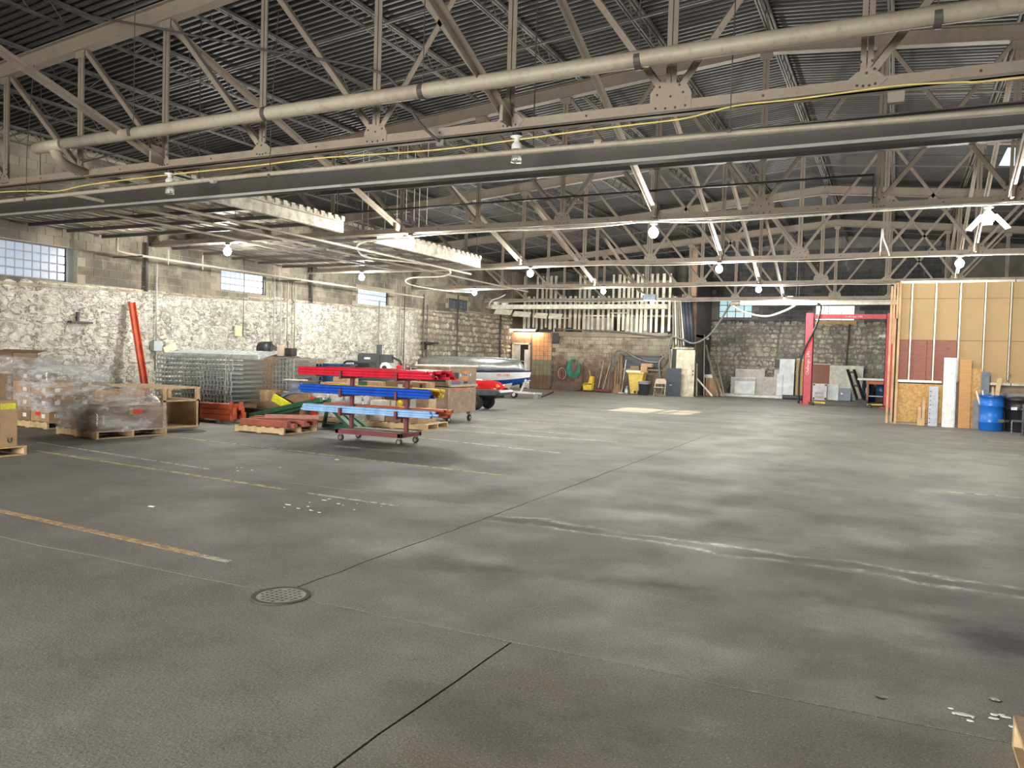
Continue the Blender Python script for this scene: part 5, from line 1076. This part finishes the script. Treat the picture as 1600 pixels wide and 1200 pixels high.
# mop bucket
o = thing('mop_bucket', 'yellow mop bucket with wringer by the workshop wall', 'bucket', (-13.15, 35.5, 0))
MB().prism([(-.2, .08), (.18, .08), (.24, .42), (-.24, .42)], -.18, .18).build('bucket', YELLOW, o, bevel=.02); MB().prism([(.02, .42), (.22, .42), (.26, .75), (.1, .75)], -.14, .14).build('wringer', YELLOW, o, bevel=.015); MB().tube([(.1, 0, .7), (.02, 0, 1.02)], .015, 6).build('handle', YELLOW, o)
for x in (-.17, .15):
    for y in (-.13, .13): MB().lathe([(.04, -.015), (.04, .015)], (x, y, .04), 10, 'y').build('caster', DG, o)
MB().box(-.24, .24, -.185, -.18, .36, .4).build('rim_band', BLACK, o)
def broom(x, xt, zt, lb, hm, bw, bm_, y=35.75, cat='broom', bh=.1, nm='broom'):
    o = thing(nm, lb, cat, (x, y, 0)); MB().tube([(0, 0, bh), (xt - x, .12, zt)], .016, 6).build('handle', hm, o); MB().box(-bw / 2, bw / 2, -.05, .05, bh * .4, bh).build('head', bm_, o)
    MB().box(-bw / 2 + .01, bw / 2 - .01, -.035, .035, 0, bh * .4).build('bristles', BLACK if bm_ != WHITE else WHITE, o); return o
broom(-12.75, -12.55, 1.55, 'red-headed push broom with white handle leaning on the wall', HOSEL, .22, REDP); broom(-12.42, -12.12, 1.5, 'wide push broom with maroon block and wooden handle', PALLET, .75, MAROON, 35.5, bh=.16)
broom(-12.3, -12.2, 1.45, 'narrow broom with brown handle behind the wide one', WOODG, .2, CARDD, 35.8); broom(-12.65, -12.5, .85, 'short black-handled brush against the wall', BLACK, .15, BLACK, 35.7, bh=.2); broom(-11.53, -11.4, 1.58, 'white pole squeegee leaning left of the yellow bin', WHITE, .28, WHITE, 35.6, 'squeegee', .05, 'squeegee')
o = thing('flat_shovel', 'brown fan-shaped scoop standing on the floor between brooms and bin', 'shovel', (-11.8, 35.75, 0)); MB().prism([(-.24, 0), (.24, 0), (.13, .42), (-.1, .42)], -.015, .015).build('blade', mat('rust_blade', (.28, .17, .1), .7), o); MB().tube([(0, 0, .4), (.02, .1, 1.65)], .018, 6).build('handle', WOODG, o)
for x, zt, m_, lb in ((-11.95, 1.5, WOODG, 'dark plank standing against the wall behind the scoop'), (-11.68, 1.75, ORGP, 'brown-orange plank standing beside the window')): simple(MB((x, 35.85, 0)).obox((x, 35.88, zt / 2), (.12, .03, zt), (-.03, 0, 0)), 'plank', mat('plank_' + str(abs(int(x * 10))), (.25, .15, .08), .8), lb, 'plank')
# yellow bin, black bin, bottle, boxes, chair, panel
o = thing('wheeled_bin', 'yellow wheeled waste bin piled with junk', 'bin', (-10.7, 35.3, 0))
MB().prism([(-.24, .03), (.24, .03), (.36, .98), (-.36, .98)], -.28, .28).build('body', mat('bin_yellow', (.62, .45, .1), .5), o, bevel=.02); MB().box(-.4, .4, -.32, .32, .96, 1.02).build('rim', bpy.data.materials['bin_yellow'], o, bevel=.01); MB().lathe([(.06, -.03), (.06, .03)], (0, -.28, .12), 12, 'y').build('drain_plug', BLACK, o)
for y in (-.3, .3): MB().lathe([(.1, -.025), (.1, .025)], (.22, y, .1), 14, 'y').build('wheel', RUBBER, o)
word('Y', .16, WHITE, o, ori((-.02, -.345, .72), (1, 0, 0), (0, 0, 1)))
simple(MB((-10.85, 35.3, 1.02)).box(-11.2, -10.5, 35.1, 35.5, 1.021, 1.1), 'folded_sheet', WHITE, 'white folded board lying on the yellow bin', 'board')
carton(-10.82, 35.35, 1.101, .4, .3, .2, 'grey-brown carton on the white board over the yellow bin', mt_=CARDD); carton(-10.35, 35.25, 1.021, .3, .3, .25, 'small open carton at the right of the yellow bin'); carton(-10.25, 35.3, 1.272, .5, .3, .16, 'flat carton on top of the pile over the yellow bin')
o = thing('trash_can', 'dark grey trash can with a clear bag beside the yellow bin', 'bin', (-10.22, 34.85, 0)); MB().lathe([(.2, 0), (.215, .02), (.27, .55), (.29, .56), (.29, .6), (.25, .6)], n=24).build('body', mat('charcoal_plastic', (.035, .045, .055), .5), o, smooth=True); MB().lathe([(.292, .5), (.3, .57), (.28, .63), (.2, .6), (.1, .55)], n=14).build('bag', WRAP, o)
o = thing('jug', 'blue and white plastic jug on the floor left of the yellow bin', 'bottle', (-11.18, 35.3, 0)); MB().lathe([(.09, 0), (.1, .02), (.1, .2), (.04, .28), (.035, .33)], n=14).build('body', mat('light_blue_plastic', (.3, .55, .65), .3), o, smooth=True); MB().lathe([(.04, .33), (.04, .36)], n=10).build('cap', WHITE, o); MB().lathe([(.102, .06), (.102, .15)], n=14).build('label', WHITE, o)
o = thing('folding_chair', 'beige metal folding chair before the black panel', 'chair', (-9.27, 34.0, 0))
MB().tube(smoothpath([(-.24, -.12, 0), (-.235, .06, .5), (-.23, .12, .68), (-.16, .13, .77), (0, .13, .78), (.16, .13, .77), (.23, .12, .68), (.235, .06, .5), (.24, -.12, 0)], 3), .014, 8).build('frame', TAN, o, smooth=True)
MB().box(-.22, .22, .11, .13, .56, .77).build('backrest', TAN, o, bevel=.006); MB().box(-.21, .21, -.3, .1, .4, .43).build('seat', TAN, o, bevel=.006)
for s_ in (-1, 1): MB().tube([(s_ * .2, .3, 0), (s_ * .2, -.2, .42)], .013, 8).build('leg', TAN, o)
MB().tube([(-.2, .27, .05), (.2, .27, .05)], .01, 6).tube([(-.235, -.08, .12), (.235, -.08, .12)], .01, 6).build('rung', TAN, o)
o = thing('dark_panel', 'tall blue-black panel leaning behind the folding chair', 'panel', (-9.0, 35.1, 0)); MB().obox((0, .12, .63), (.68, .04, 1.26), (-.08, 0, 0)).build('sheet', mat('blue_black_board', (.025, .035, .05), .5), o); MB().box(-.35, .35, -.02, .05, 0, .03).build('foot', BLACK, o); MB().obox((-.1, .075, .5), (.12, .006, .03), (-.08, 0, 0)).build('label', GALV, o)
# white panelled door
o = thing('salvaged_door', 'old off-white panelled door standing against the wall', 'door', (-8.55, 35.5, 0)); OW = mat('offwhite_paint', (.6, .56, .43), .6, scale=4, dirt=(.34, .3, .22))
MB().box(-.42, .42, 0, .045, .04, 2.1).build('leaf', OW, o, bevel=.005)
def frame_strip(x0, x1, z0, z1): MB().box(x0, x1, -.012, 0, z0, z0 + .02).box(x0, x1, -.012, 0, z1 - .02, z1).box(x0, x0 + .02, -.012, 0, z0, z1).box(x1 - .02, x1, -.012, 0, z0, z1).build('moulding', OW, o)
frame_strip(-.3, .3, .95, 1.95); frame_strip(-.3, -.03, .15, .8); frame_strip(.03, .3, .15, .8); MB().box(-.12, .12, -.02, 0, 1.2, 1.6).box(-.08, .08, -.03, 0, 1.6, 1.68).build('carved_panel', OW, o, bevel=.01)
MB().lathe([(.02, 0), (.03, -.03), (.02, -.06)], (.36, 0, 1.0), 12, 'y').build('knob', BLACK, o); MB().box(.34, .39, -.015, 0, 1.12, 1.2).build('lock', BLACK, o); MB().box(-.42, .42, 0.0, .045, 0.0, .04).build('bottom_rail', OW, o)
d2 = MB().box(-9.35, -9.27, YBL - .1, YBL - .02, 0, 2.2).box(-9.35, -8.3, YBL - .1, YBL - .02, 2.14, 2.22).build('door_2', SLAT); tag(d2, kind='structure'); MB().box(-9.27, -8.9, YBL - .03, YBL - .015, 0, 2.14).build('opening', BLACK, d2)
# clutter right of the door
for i, (x0, y0, z0, x1, y1, z1, r, m_, lb) in enumerate([(-7.9, 36.6, 0, -8.2, 37.6, 2.9, .02, CONDUIT, 'long thin grey pole leaning in the dark corner'), (-7.3, 36.7, 0, -8.1, 37.6, 2.4, .035, SLATD, 'dark board leaning in the corner, second from the door'), (-7.1, 36.9, 0, -8.1, 38.0, 1.9, .04, WOODG, 'weathered timber leaning in the corner'), (-8.15, 36.2, .0, -8.28, 36.6, 1.5, .03, OW, 'pale stick leaning beside the panelled door'), (-7.0, 36.8, 0, -7.7, 37.7, 2.1, .03, SLATD, 'dark pole leaning at the right of the corner pile'), (-7.5, 36.5, .02, -8.15, 36.15, .82, .035, WHITE, 'white board propped diagonally on the panelled door')]):
    simple(MB((x0, y0, z0)).bar((x0, y0, z0 + .02), (x1, y1, z1), r * 2, r, (0, 1, 0)), 'leaning_pole', m_, lb, 'pole')
carton(-7.7, 37.6, 0, .6, .5, .85, 'brown cupboard-sized carton in the dark corner'); simple(MB((-7.9, 37.5, .86)).box(-8.1, -7.7, 37.4, 37.8, .851, 1.0), 'crate', GALV, 'grey-blue tray on the brown carton in the corner', 'tray')
# boards leaning at the right-hand back wall
def board(x0, x1, y, z0, h, lb, m_, t=.03, lean=.1, cat='board', notch=None):
    o = thing('leaning_board', lb, cat, ((x0 + x1) / 2, y, z0)); w_ = (x1 - x0) / 2
    if notch: mb = MB().prism([(-w_, 0), (w_, 0), (w_, h), (notch[1], h), (notch[1], h - notch[2]), (notch[0], h - notch[2]), (notch[0], h), (-w_, h)], 0, t)
    else: mb = MB().box(-w_, w_, 0, t, 0, h)
    q = mb.build('sheet', m_, o); q.rotation_euler = (-lean, 0, 0); e = MB().box(-w_, w_, -.004, 0, h - .025, h).build('edge_strip', WHITE, o); e.rotation_euler = (-lean, 0, 0); 
    if notch: bpy.data.objects.remove(e)
    return o
board(-6.98, -5.86, 39.05, .12, 1.18, 'large grey board with a light edge leaning on the back wall', GREYB)
board(-7.15, -6.0, 38.95, .12, .78, 'lower grey board in front of the large one', GREYB); board(-6.95, -6.0, 38.87, .12, .6, 'marbled blue-grey panel in front of the grey boards', MARBLE)
board(-5.9, -4.9, 39.0, .12, 1.2, 'grey board with a square notch in its top', GREYB, notch=(-.2, .22, .35)); board(-4.92, -4.25, 38.75, .02, 1.82, 'tall marbled panel with blue patches leaning on the wall', MARBLE); board(-5.0, -4.75, 38.68, .02, 1.1, 'narrow marbled strip beside the tall marbled panel', MARBLE)
board(-4.2, -4.02, 39.0, .02, 1.85, 'upright fresh timber stud beside the tall marbled panel', PALLET, .06); board(-4.02, -3.86, 39.05, .02, 1.8, 'second timber stud, darker, beside the first', ORGP if False else PLYO, .05)
for i in range(3): simple(MB((-6.2, 38.4, 0)).box(-7.6 + .05 * i, -4.5 - .1 * i, 38.3 + i * .06, 38.36 + i * .06 + .2, .0 + i * .045, .04 + i * .045), 'floor_board', WHITE if i < 2 else GREYB, 'long white board flat on the floor before the leaning panels, %s' % ('lowest', 'middle', 'topmost')[i], 'board')
simple(MB((-4.4, 37.9, .1)).tube([(-4.6, 37.7, .1), (-3.5, 37.9, .1)], .1, 12), 'roll', DG, 'dark roll lying on the floor left of the red lift', 'roll', smooth=True)
simple(MB((-5.0, YB - .1, 1.7)).box(-5.2, -4.85, YB - .12, YB - .05, 1.45, 1.8), 'wall_plate', BLACK, 'black square plate on the back wall left of the tall marbled panel', 'plate')
board(-3.5, -2.7, 39.05, .02, 1.64, 'brown stained plywood sheet behind the lift column', PLYR); board(-2.74, -1.32, 39.0, .02, 1.58, 'large white sheet leaning on the back wall', mat('chalk_sheet', (.62, .62, .52), .6)); board(-2.78, -2.3, 38.55, .02, .72, 'small marbled panel at the foot of the white sheet', MARBLE); board(-2.28, -1.78, 38.5, .02, .6, 'small slate-grey panel with a white dot', mat('slate', (.2, .24, .3), .5))
simple(MB((-2.1, 38.45, .3)).lathe([(.05, -.005), (.05, .005)], (-2.15, 38.48, .33), 14, 'y'), 'white_disc', WHITE, 'white round sticker on the slate-grey panel', 'sticker')
o = thing('vent_grille', 'white louvred panel with black corners right of the lift column', 'panel', (-3.08, 38.4, .0)); q = MB().box(-.3, .3, 0, .03, 0, .75).build('plate', mat('vent_white', (.68, .64, .68), .5), o)
for i in range(9): MB().box(-.2 + .045 * i, -.185 + .045 * i, -.004, .0, .08, .2).box(-.2 + .045 * i, -.185 + .045 * i, -.004, .0, .25, .37).build('slot', DG, o)
for x in (-.28, .22): MB().box(x, x + .07, -.01, 0, .66, .73).box(x, x + .07, -.01, 0, .02, .12).build('corner', BLACK, o)
simple(MB((-3.08, 38.4, 0)).box(-3.4, -1.7, 38.4, 38.52, 0, .018), 'skid', BLACK, 'dark strip on the floor under the louvred panel', 'strip') if False else None
# forklift forks / ramp
o = thing('fork_attachment', 'black ladder-like steel ramp leaning back before the white sheet', 'ramp', (-1.55, 37.6, 0)); 
for dx in (0, .26): MB().bar((.12 + dx, -.05, .02), (-.4 + dx, .9, 1.42), .11, .07).build('rail', BLACK, o)
for i in range(3): t = .08 + i * .42; MB().box(.12 - .52 * t + .0, .38 - .52 * t, -.05 + .95 * t - .02, -.05 + .95 * t + .02, .02 + 1.4 * t - .05, .02 + 1.4 * t + .05).build('rung', BLACK if i < 3 else STEELD, o)
MB().box(.0, .5, -.2, .1, 0, .12).build('foot', BLACK, o)
# bench with white top
o = thing('workbench', 'reddish timber workbench with a white top behind the lift', 'table', (-.75, 38.2, 0)); MB().box(-.75, .9, -.4, .4, .98, 1.07).build('top', WHITE, o); MB().box(-.4, .85, -.38, -.33, .82, .95).box(-.4, .85, .33, .38, .82, .95).build('apron', ORGP, o)
for x in (-.38, .8):
    for y in (-.36, .3): MB().box(x, x + .08, y, y + .07, 0, .98).build('leg', mat('reddish_wood', (.42, .2, .12), .7) if 'reddish_wood' not in bpy.data.materials else bpy.data.materials['reddish_wood'], o)
MB().box(-.35, .85, -.3, .3, .28, .31).build('shelf', WHITE, o)
o = thing('oil_drum', 'dark blue drum standing under the workbench', 'drum', (-.5, 38.2, .31)); MB().lathe([(.25, 0), (.26, .02), (.25, .2), (.26, .22), (.25, .24), (.25, .5), (.2, .52)], n=20).build('body', mat('deep_blue', (.01, .04, .1), .3), o, smooth=True); MB().lathe([(.03, .52), (.03, .54)], (.1, 0, 0), 8).build('bung', CHROME, o)
o = thing('oil_drum', 'dark drum with a white label left of the workbench', 'drum', (-1.1, 38.9, 0)); MB().lathe([(.25, 0), (.26, .02), (.25, .3), (.26, .32), (.25, .34), (.25, .8), (.2, .82)], n=20).build('body', bpy.data.materials['deep_blue'], o, smooth=True); MB().box(-.08, .06, -.26, -.245, .4, .62).build('label', WHITE, o)
# two-post lift
LX0, LX1, LY = -3.15, -.25, 33.4
org = (LX0, LY, 0); o = thing('car_lift', 'red two-post car lift with an overhead crossbar', 'car lift', org); LR = mat('lift_red_dark', (.42, .015, .035), .4)
for x, nm in ((LX0, 'left'), (LX1, 'right')):
    MB(org).box(x - .15, x + .17, LY - .14, LY - .12, .05, 3.62).box(x - .15, x - .13, LY - .14, LY + .16, .05, 3.62).box(x + .15, x + .17, LY - .14, LY + .16, .05, 3.62).build('column', REDL, o)
    MB(org).box(x - .25, x + .27, LY - .25, LY + .28, 0, .05).build('base_plate', LR, o)
    MB(org).box(x - .12, x + .13, LY - .1, LY + .12, .15, .9).build('carriage', DG, o)
MB(org).box(LX0 + .17, LX1 - .15, LY - .1, LY + .1, 3.4, 3.58).build('crossbar', REDL, o)
s1 = 1 if True else 0
arm = MB(org); arm.bar((LX0 + .1, LY, .12), (LX0 + .7, LY - .05, .1), .1, .06).build('arm', YELLOW, o); MB(org).bar((LX1 - .15, LY, .12), (LX1 - .7, LY + .05, .1), .1, .06).build('arm', YELLOW, o)
for x in (LX0 + .38, LX1 - .45): MB(org).lathe([(.09, 0), (.1, .03), (.07, .1), (.05, .14)], (x - .15, LY - .35, .0), 14).build('arm_pad', STEELD, o)
MB(org).bar((LX0 + .1, LY - .1, .08), (LX0 + .28, LY - .36, .07), .1, .06).bar((LX1 - .1, LY - .1, .08), (LX1 - .55, LY - .36, .07), .1, .06).build('front_arm', STEELD, o)
word('Challenger Lifts', .15, WHITE, o, ori((.01, -.145, 1.65), (0, 0, 1), (-1, 0, 0)))
word('Challenger Lifts', .1, WHITE, o, ori((1.6, -.105, 3.49), (1, 0, 0), (0, 0, 1)))
simple(MB((-.9, YB - .1, 3.0)).box(-.75, -.2, YB - .13, YB - .07, 2.92, 3.04), 'wall_lamp', WHITE, 'short white strip fitting high on the back wall right of the lift', 'light fitting')
simple(MB((-4.2, 37, 3.9)).tube([(-4.05, 36.6, 4.25), (-4.05, 36.6, 7.3)], .012, 6).lathe([(.06, 0), (.08, .04), (.05, .12)], (-4.05, 36.5, 4.18), 12).box(-4.12, -3.98, 36.3, 36.55, 4.3, 4.46), 'flood_lamp', WHITE, 'small white twin lamp hanging left of the lift top', 'light fitting')
simple(MB((-2.2, YB, 2)).tube([(-2.1, YB - .1, .9), (-2.0, YB - .1, 3.5)], .03, 6), 'wall_pipe', STEELD, 'dark vertical pipe on the sooty back wall behind the lift', 'pipe')
simple(MB((-5.2, YB - .1, 1.8)).tube([(-5.25, YB - .1, 1.1), (-5.0, YB - .1, 3.6)], .012, 5), 'wire', STEELD, 'thin slanting wire on the sooty back wall', 'wire')
simple(MB((-7.3, YB - .1, 2.7)).obox((-8.24, 38.6, 2.72), (.12, .1, .12)), 'small_lamp', WHITE, 'tiny white fitting in the dark corner', 'light fitting')

# ================================================================ STUD PARTITION ON THE RIGHT
YP = 24.25; org = (2, YP, 0)
pw = MB().box(-.05, 8.0, YP + .12, YP + .14, 0, 3.92).build('wall_partition', mat('partition_core', (.2, .15, .1), .8)); tag(pw, kind='structure')
def pp(name, x0, x1, z0, z1, m_, y0=.08, y1=.118, bevel=0): return MB((0, 0, 0)).box(x0, x1, YP + y0, YP + y1, z0, z1).build(name, m_, pw)
for (x0, x1) in ((.03, 1.44), (1.45, 3.85), (3.86, 6.3), (6.31, 7.98)):
    pp('hardboard_panel', x0, x1, 3.45, 3.9, HARD); pp('hardboard_panel', x0, x1, 2.32, 3.44, HARD)
    if x0 > 1: pp('hardboard_panel', x0, x1, 1.22, 2.31, HARD); pp('hardboard_panel', x0, x1, .02, 1.21, mat('old_hardboard', (.22, .17, .13), .8) if 'old_hardboard' not in bpy.data.materials else bpy.data.materials['old_hardboard'])
pp('plywood_panel', .03, .73, 1.22, 2.31, PLYR); pp('plywood_panel', .74, 1.44, 1.22, 2.31, PLYR); pp('osb_panel', .0, 1.3, .06, 1.12, OSB, .03, .1); 
STUD = mat('stud_metal', (.6, .57, .5), .35, .55)
for i in range(14):
    x = .29 + i * .578; z0 = 1.2
    MB().box(x, x + .012, YP, YP + .08, z0, 3.86).box(x, x + .045, YP, YP + .004, z0, 3.86).build('metal_stud', STUD, pw)
for x in range(0, 3): MB().box(.02 + 2.7 * x, 2.7 + 2.7 * x, YP - .01, YP + .1, 3.86, 3.92).build('top_track', STUD, pw)
for x0, x1 in ((.0, 1.12), (2.1, 2.7), (2.72, 5.4)): MB().box(x0, x1, YP - .02, YP + .09, 1.16, 1.22).build('middle_track', STUD, pw)
MB().box(-.08, 8.0, YP - .04, YP + .12, 0, .05).build('sole_plate', WOODG, pw)
WD = mat('fresh_stud_wood', (.55, .36, .2), .75, scale=3)
for dx, z0, z1 in ((-.21, 0, 3.8), (-.14, 2.2, 3.86), (-.06, 2.9, 3.88), (-.1, 0, 2.9), (0, 0, 3.9)): MB().box(dx, dx + .055, YP - .06 + abs(dx), YP + .1, z0, z1).build('timber_stud', WD, pw)
MB().box(.0, .07, YP - .02, YP + .03, .05, 1.15).box(1.28, 1.32, YP - .02, YP + .03, .05, 1.15).build('osb_trim', WD, pw)
MB().box(-.1, 8, YP - .03, YP + .12, 3.92, 3.98).build('header', SLATD, pw)
# leaning stuff before the partition
def lean(name, x0, x1, h, d, t, lb, m_, cat, edge=None, z=0.05):
    o = thing(name, lb, cat, ((x0 + x1) / 2, YP - d, 0)); w_ = (x1 - x0) / 2; a = math.atan2(max(d - .07 - t, .02), h)
    q = MB().box(-w_, w_, 0, t, 0, h).build('board', m_, o); q.rotation_euler = (-a, 0, 0)
    if edge: e = MB().box(w_, w_ + .035, 0, t + .03, 0, h).build('edge', edge, o); e.rotation_euler = (-a, 0, 0)
    return o
o = lean('steel_shelf', .83, 1.05, 1.07, .16, .03, 'narrow grey metal strip with punched holes leaning by the OSB', mat('grey_blue_metal', (.36, .39, .44), .4, .3), 'shelf')
for i in range(8): MB().box(-.09, -.06, -.004, 0, .08 + i * .12, .1 + i * .12).build('slot', BLACK, o)
for x0, x1, h, lb in ((.68, .75, .7, 'short timber offcut against the OSB, taller'), (.58, .66, .5, 'short timber offcut against the OSB, shorter'), (.57, .75, .22, 'pale square offcut on the floor by the OSB')): lean('timber_offcut', x0, x1, h, .14 + .04 * (h < .3), .03, lb, WD, 'timber')
lean('white_door_slab', 1.15, 1.42, 1.86, .3, .04, 'tall white board leaning on the partition', WHITE, 'board', mat('pale_blue_edge', (.5, .53, .58), .5)); lean('orange_plank', 1.53, 1.8, 1.82, .3, .03, 'wide orange-brown plank leaning beside the white board', PLYO, 'plank')
simple(MB((1.67, YP - .33, .95)).lathe([(.02, -.003), (.02, .003)], (1.66, YP - .21, 1.0), 10, 'y'), 'knot', BLACK, 'dark knot on the orange-brown plank', 'knot') if False else None
lean('osb_offcut', 1.8, 2.03, 1.58, .2, .02, 'OSB offcut behind the blue drum', OSB, 'board'); lean('grey_panel', 2.02, 2.22, 1.5, .2, .02, 'blue-grey panel behind the blue drum', mat('slate_blue', (.13, .16, .19), .5), 'panel'); lean('grey_panel', 1.86, 3.0, .98, .3, .03, 'wide low grey panel behind the blue drum', mat('dusty_grey', (.2, .2, .2), .6), 'panel')
simple(MB((2.9, YP - .02, 1.4)).lathe([(.02, 0), (.03, .05)], (2.62, YP - .0, 1.25), 8).lathe([(.02, 0), (.03, .05)], (2.66, YP, 1.42), 8), 'wall_hooks', CHROME, 'two shiny hooks on the brown hardboard above the black drum', 'hook')
# blue drum
dm = thing('plastic_drum', 'bright blue open drum full of timber offcuts', 'drum', (2.24, 23.62, 0))
MB().lathe([(.25, 0), (.272, .02), (.272, .2), (.285, .21), (.285, .235), (.272, .245), (.272, .62), (.285, .63), (.285, .655), (.272, .665), (.272, .86), (.29, .87), (.29, .91), (.27, .91), (.26, .88), (.255, .4), (.02, .39)], n=36).build('body', BLUE, dm, smooth=True)
MB().lathe([(.291, .85), (.296, .86), (.296, .9), (.291, .905)], n=36).build('rim', mat('drum_rim_blue', (.005, .06, .3), .35), dm)
for i, (dx, dy, a, h, w_, lb) in enumerate([(.05, 0, .18, 1.35, .1, 'widest pale timber offcut standing in the blue drum'), (-.02, -.05, .05, 1.12, .03, 'thin pale stick in the blue drum'), (.06, -.1, -.08, 1.08, .035, 'second thin stick at the front of the blue drum'), (-.15, 0, -.1, 1.02, .03, 'white strip poking out of the drum, left side'), (-.2, -.03, -.25, 1.0, .03, 'curled white strip at the left rim of the drum')]):
    simple(MB((2.24 + dx, 23.62 + dy, .4)).bar((2.24 + dx, 23.62 + dy, .4), (2.24 + dx + a * .6, 23.62 + dy + .05, h), w_, .02, (0, 1, 0)), 'timber_offcut', PALLET if i < 3 else WHITE, lb, 'timber', 'offcuts in the blue drum')
o = thing('garbage_can', 'big black ribbed barrel at the right edge', 'drum', (2.85, 23.75, 0)); MB().lathe([(.26, 0), (.28, .02), (.3, .55), (.32, .56), (.32, .6), (.3, .61), (.31, .78), (.34, .79), (.34, .84), (.3, .86), (.02, .9)], n=32).build('body', BLACK, o, smooth=True); MB().box(-.2, -.07, -.325, -.3, .56, .63).build('label', WHITE, o)
# trailer tongue with chain at the frame edge
o = thing('utility_trailer', 'black trailer tongue with hanging chain at the right edge', 'trailer', (2.75, 22.6, 0)); org = (2.75, 22.6, 0)
MB(org).bar((2.35, 22.4, .32), (3.9, 22.9, .36), .05, .05).bar((2.55, 22.4, .34), (3.9, 22.1, .36), .04, .05).build('tongue', BLACK, o); MB(org).box(2.28, 2.4, 22.36, 22.44, .29, .36).build('coupler', DG, o); MB(org).tube([(2.8, 22.45, 0), (2.8, 22.45, .75)], .03, 8).lathe([(.05, 0), (.05, .04)], (2.8, 22.45, .6), 10).build('jack', DG, o)
MB(org).box(3.6, 5.5, 21.9, 23.2, .35, .42).build('bed', STEELD, o)
for y in (22.0, 23.1): MB(org).lathe([(.2, -.08), (.28, -.06), (.28, .06), (.2, .08)], (4.6, y, .28), 20, 'y').build('wheel', RUBBER, o, smooth=True)
ch = MB(org)
for i in range(9): z = .32 - i * .034; ch.tube([(2.56 + .012 * math.cos(a * PI / 4) * (1 if i % 2 else .3), 22.38 + .012 * math.cos(a * PI / 4) * (.3 if i % 2 else 1), z + .022 * math.sin(a * PI / 4)) for a in range(9)], .005, 5, caps=False)
tag(ch.build('chain', GALV, o), kind='stuff')
# near pallet at the bottom right corner
pallet(1.08, 2.92, 1.2, 1.6, .0, 'weathered wooden pallet at the bottom right corner', mt_=PALLET, nb=2 if False else 8)
# small litter on the floor
for x, y, lb in ((-7.05, 8.9, 'small white paper scrap on the floor before the low wrapped load'), (-6.3, 5.2, 'tiny white scrap on the floor in the left foreground')):
    simple(MB((x, y, 0)).prism([(x, y), (x + .06, y + .01), (x + .05, y + .04), (x - .01, y + .03)], .001, .006, 'z'), 'paper_scrap', WHITE, lb, 'litter')
# ================================================================ LIGHTS
GLOW = emi('glowing_bulb', (1, .98, .9), 38)
def bulb(x, y, z, lit, lb, d=.6):
    o = thing('hanging_bulb', lb, 'light', (x, y, z), 'bulb lights under the trusses' if lit else 'unlit bulbs of the nearest light string')
    MB().lathe([(.03, .16), (.055, .16), (.055, .12), (.03, .115)], n=14).build('socket', BLACK, o)
    MB().lathe([(.075, .118), (.07, .108), (.03, .1), (.03, .06)], n=16).build('shade', WHITE, o, smooth=True)
    if lit:
        MB().lathe([(.03, .06), (.08, .01), (.095, -.04), (.08, -.1), (.04, -.14), (.005, -.15)], n=16).build('bulb', GLOW, o, smooth=True)
        l = bpy.data.lights.new('bulb_light', 'POINT'); l.energy = BULB_W; l.shadow_soft_size = .1; l.color = (1, .97, .9)
        q = bpy.data.objects.new('bulb_light', l); COL.objects.link(q); q.location = (x, y, z - .27)
    else:
        MB().lathe([(.03, .06), (.058, .03), (.06, -.02), (.05, -.03)], n=16).build('bulb', WHITE, o, smooth=True)
        MB().lathe([(.055, -.02), (.062, -.16), (.064, -.17), (.0, -.17)], n=12).build('glass_jar', GLASS, o, smooth=True)
    return o
where = {1.2: 'far right', -4.15: 'third from the left wall', -9.5: 'second from the left wall', -15: 'nearest the left wall'}
for Y, zz, xs_, nm in ((14.4, 3.95, (1.2, -4.15, -9.5, -14.8), 'second truss'), (20.6, 3.98, (1.2, -4.18, -9.5, -15.4), 'third truss'), (26.8, 4.02, (1.24, -4.14, -9.48, -14.7), 'fourth truss'), (33.0, 4.1, (-4.1, -9.46), 'last truss')):
    for x in xs_: bulb(x, Y, zz, True, 'glowing bare bulb hanging under the %s, %s' % (nm, 'far right' if x > 0 else ('above the middle of the hall' if x > -6 else ('left of the middle' if x > -11 else 'beside the left wall'))))
first_lamp = [o for o in bpy.data.objects if o.name.startswith('hanging_bulb') and abs(o.location.x - 1.2) < .01 and abs(o.location.y - 14.4) < .01][0]
for a_ in (0, 2.1, 4.2):
    q = MB().obox((.2, 0, -.1), (.3, .14, .012), (0, .75, 0)).build('light_wing', emi('wing_glow', (1, .98, .92), 6) if a_ == 0 else bpy.data.materials['wing_glow'], first_lamp); q.rotation_euler = (0, 0, a_ + .4)
bulb(-3.95, 8.1, 3.88, False, 'unlit bulb in a clear glass jar on the yellow cord, upper middle'); bulb(-9.46, 8.1, 3.88, False, 'unlit bulb in a clear glass jar on the yellow cord, upper left')
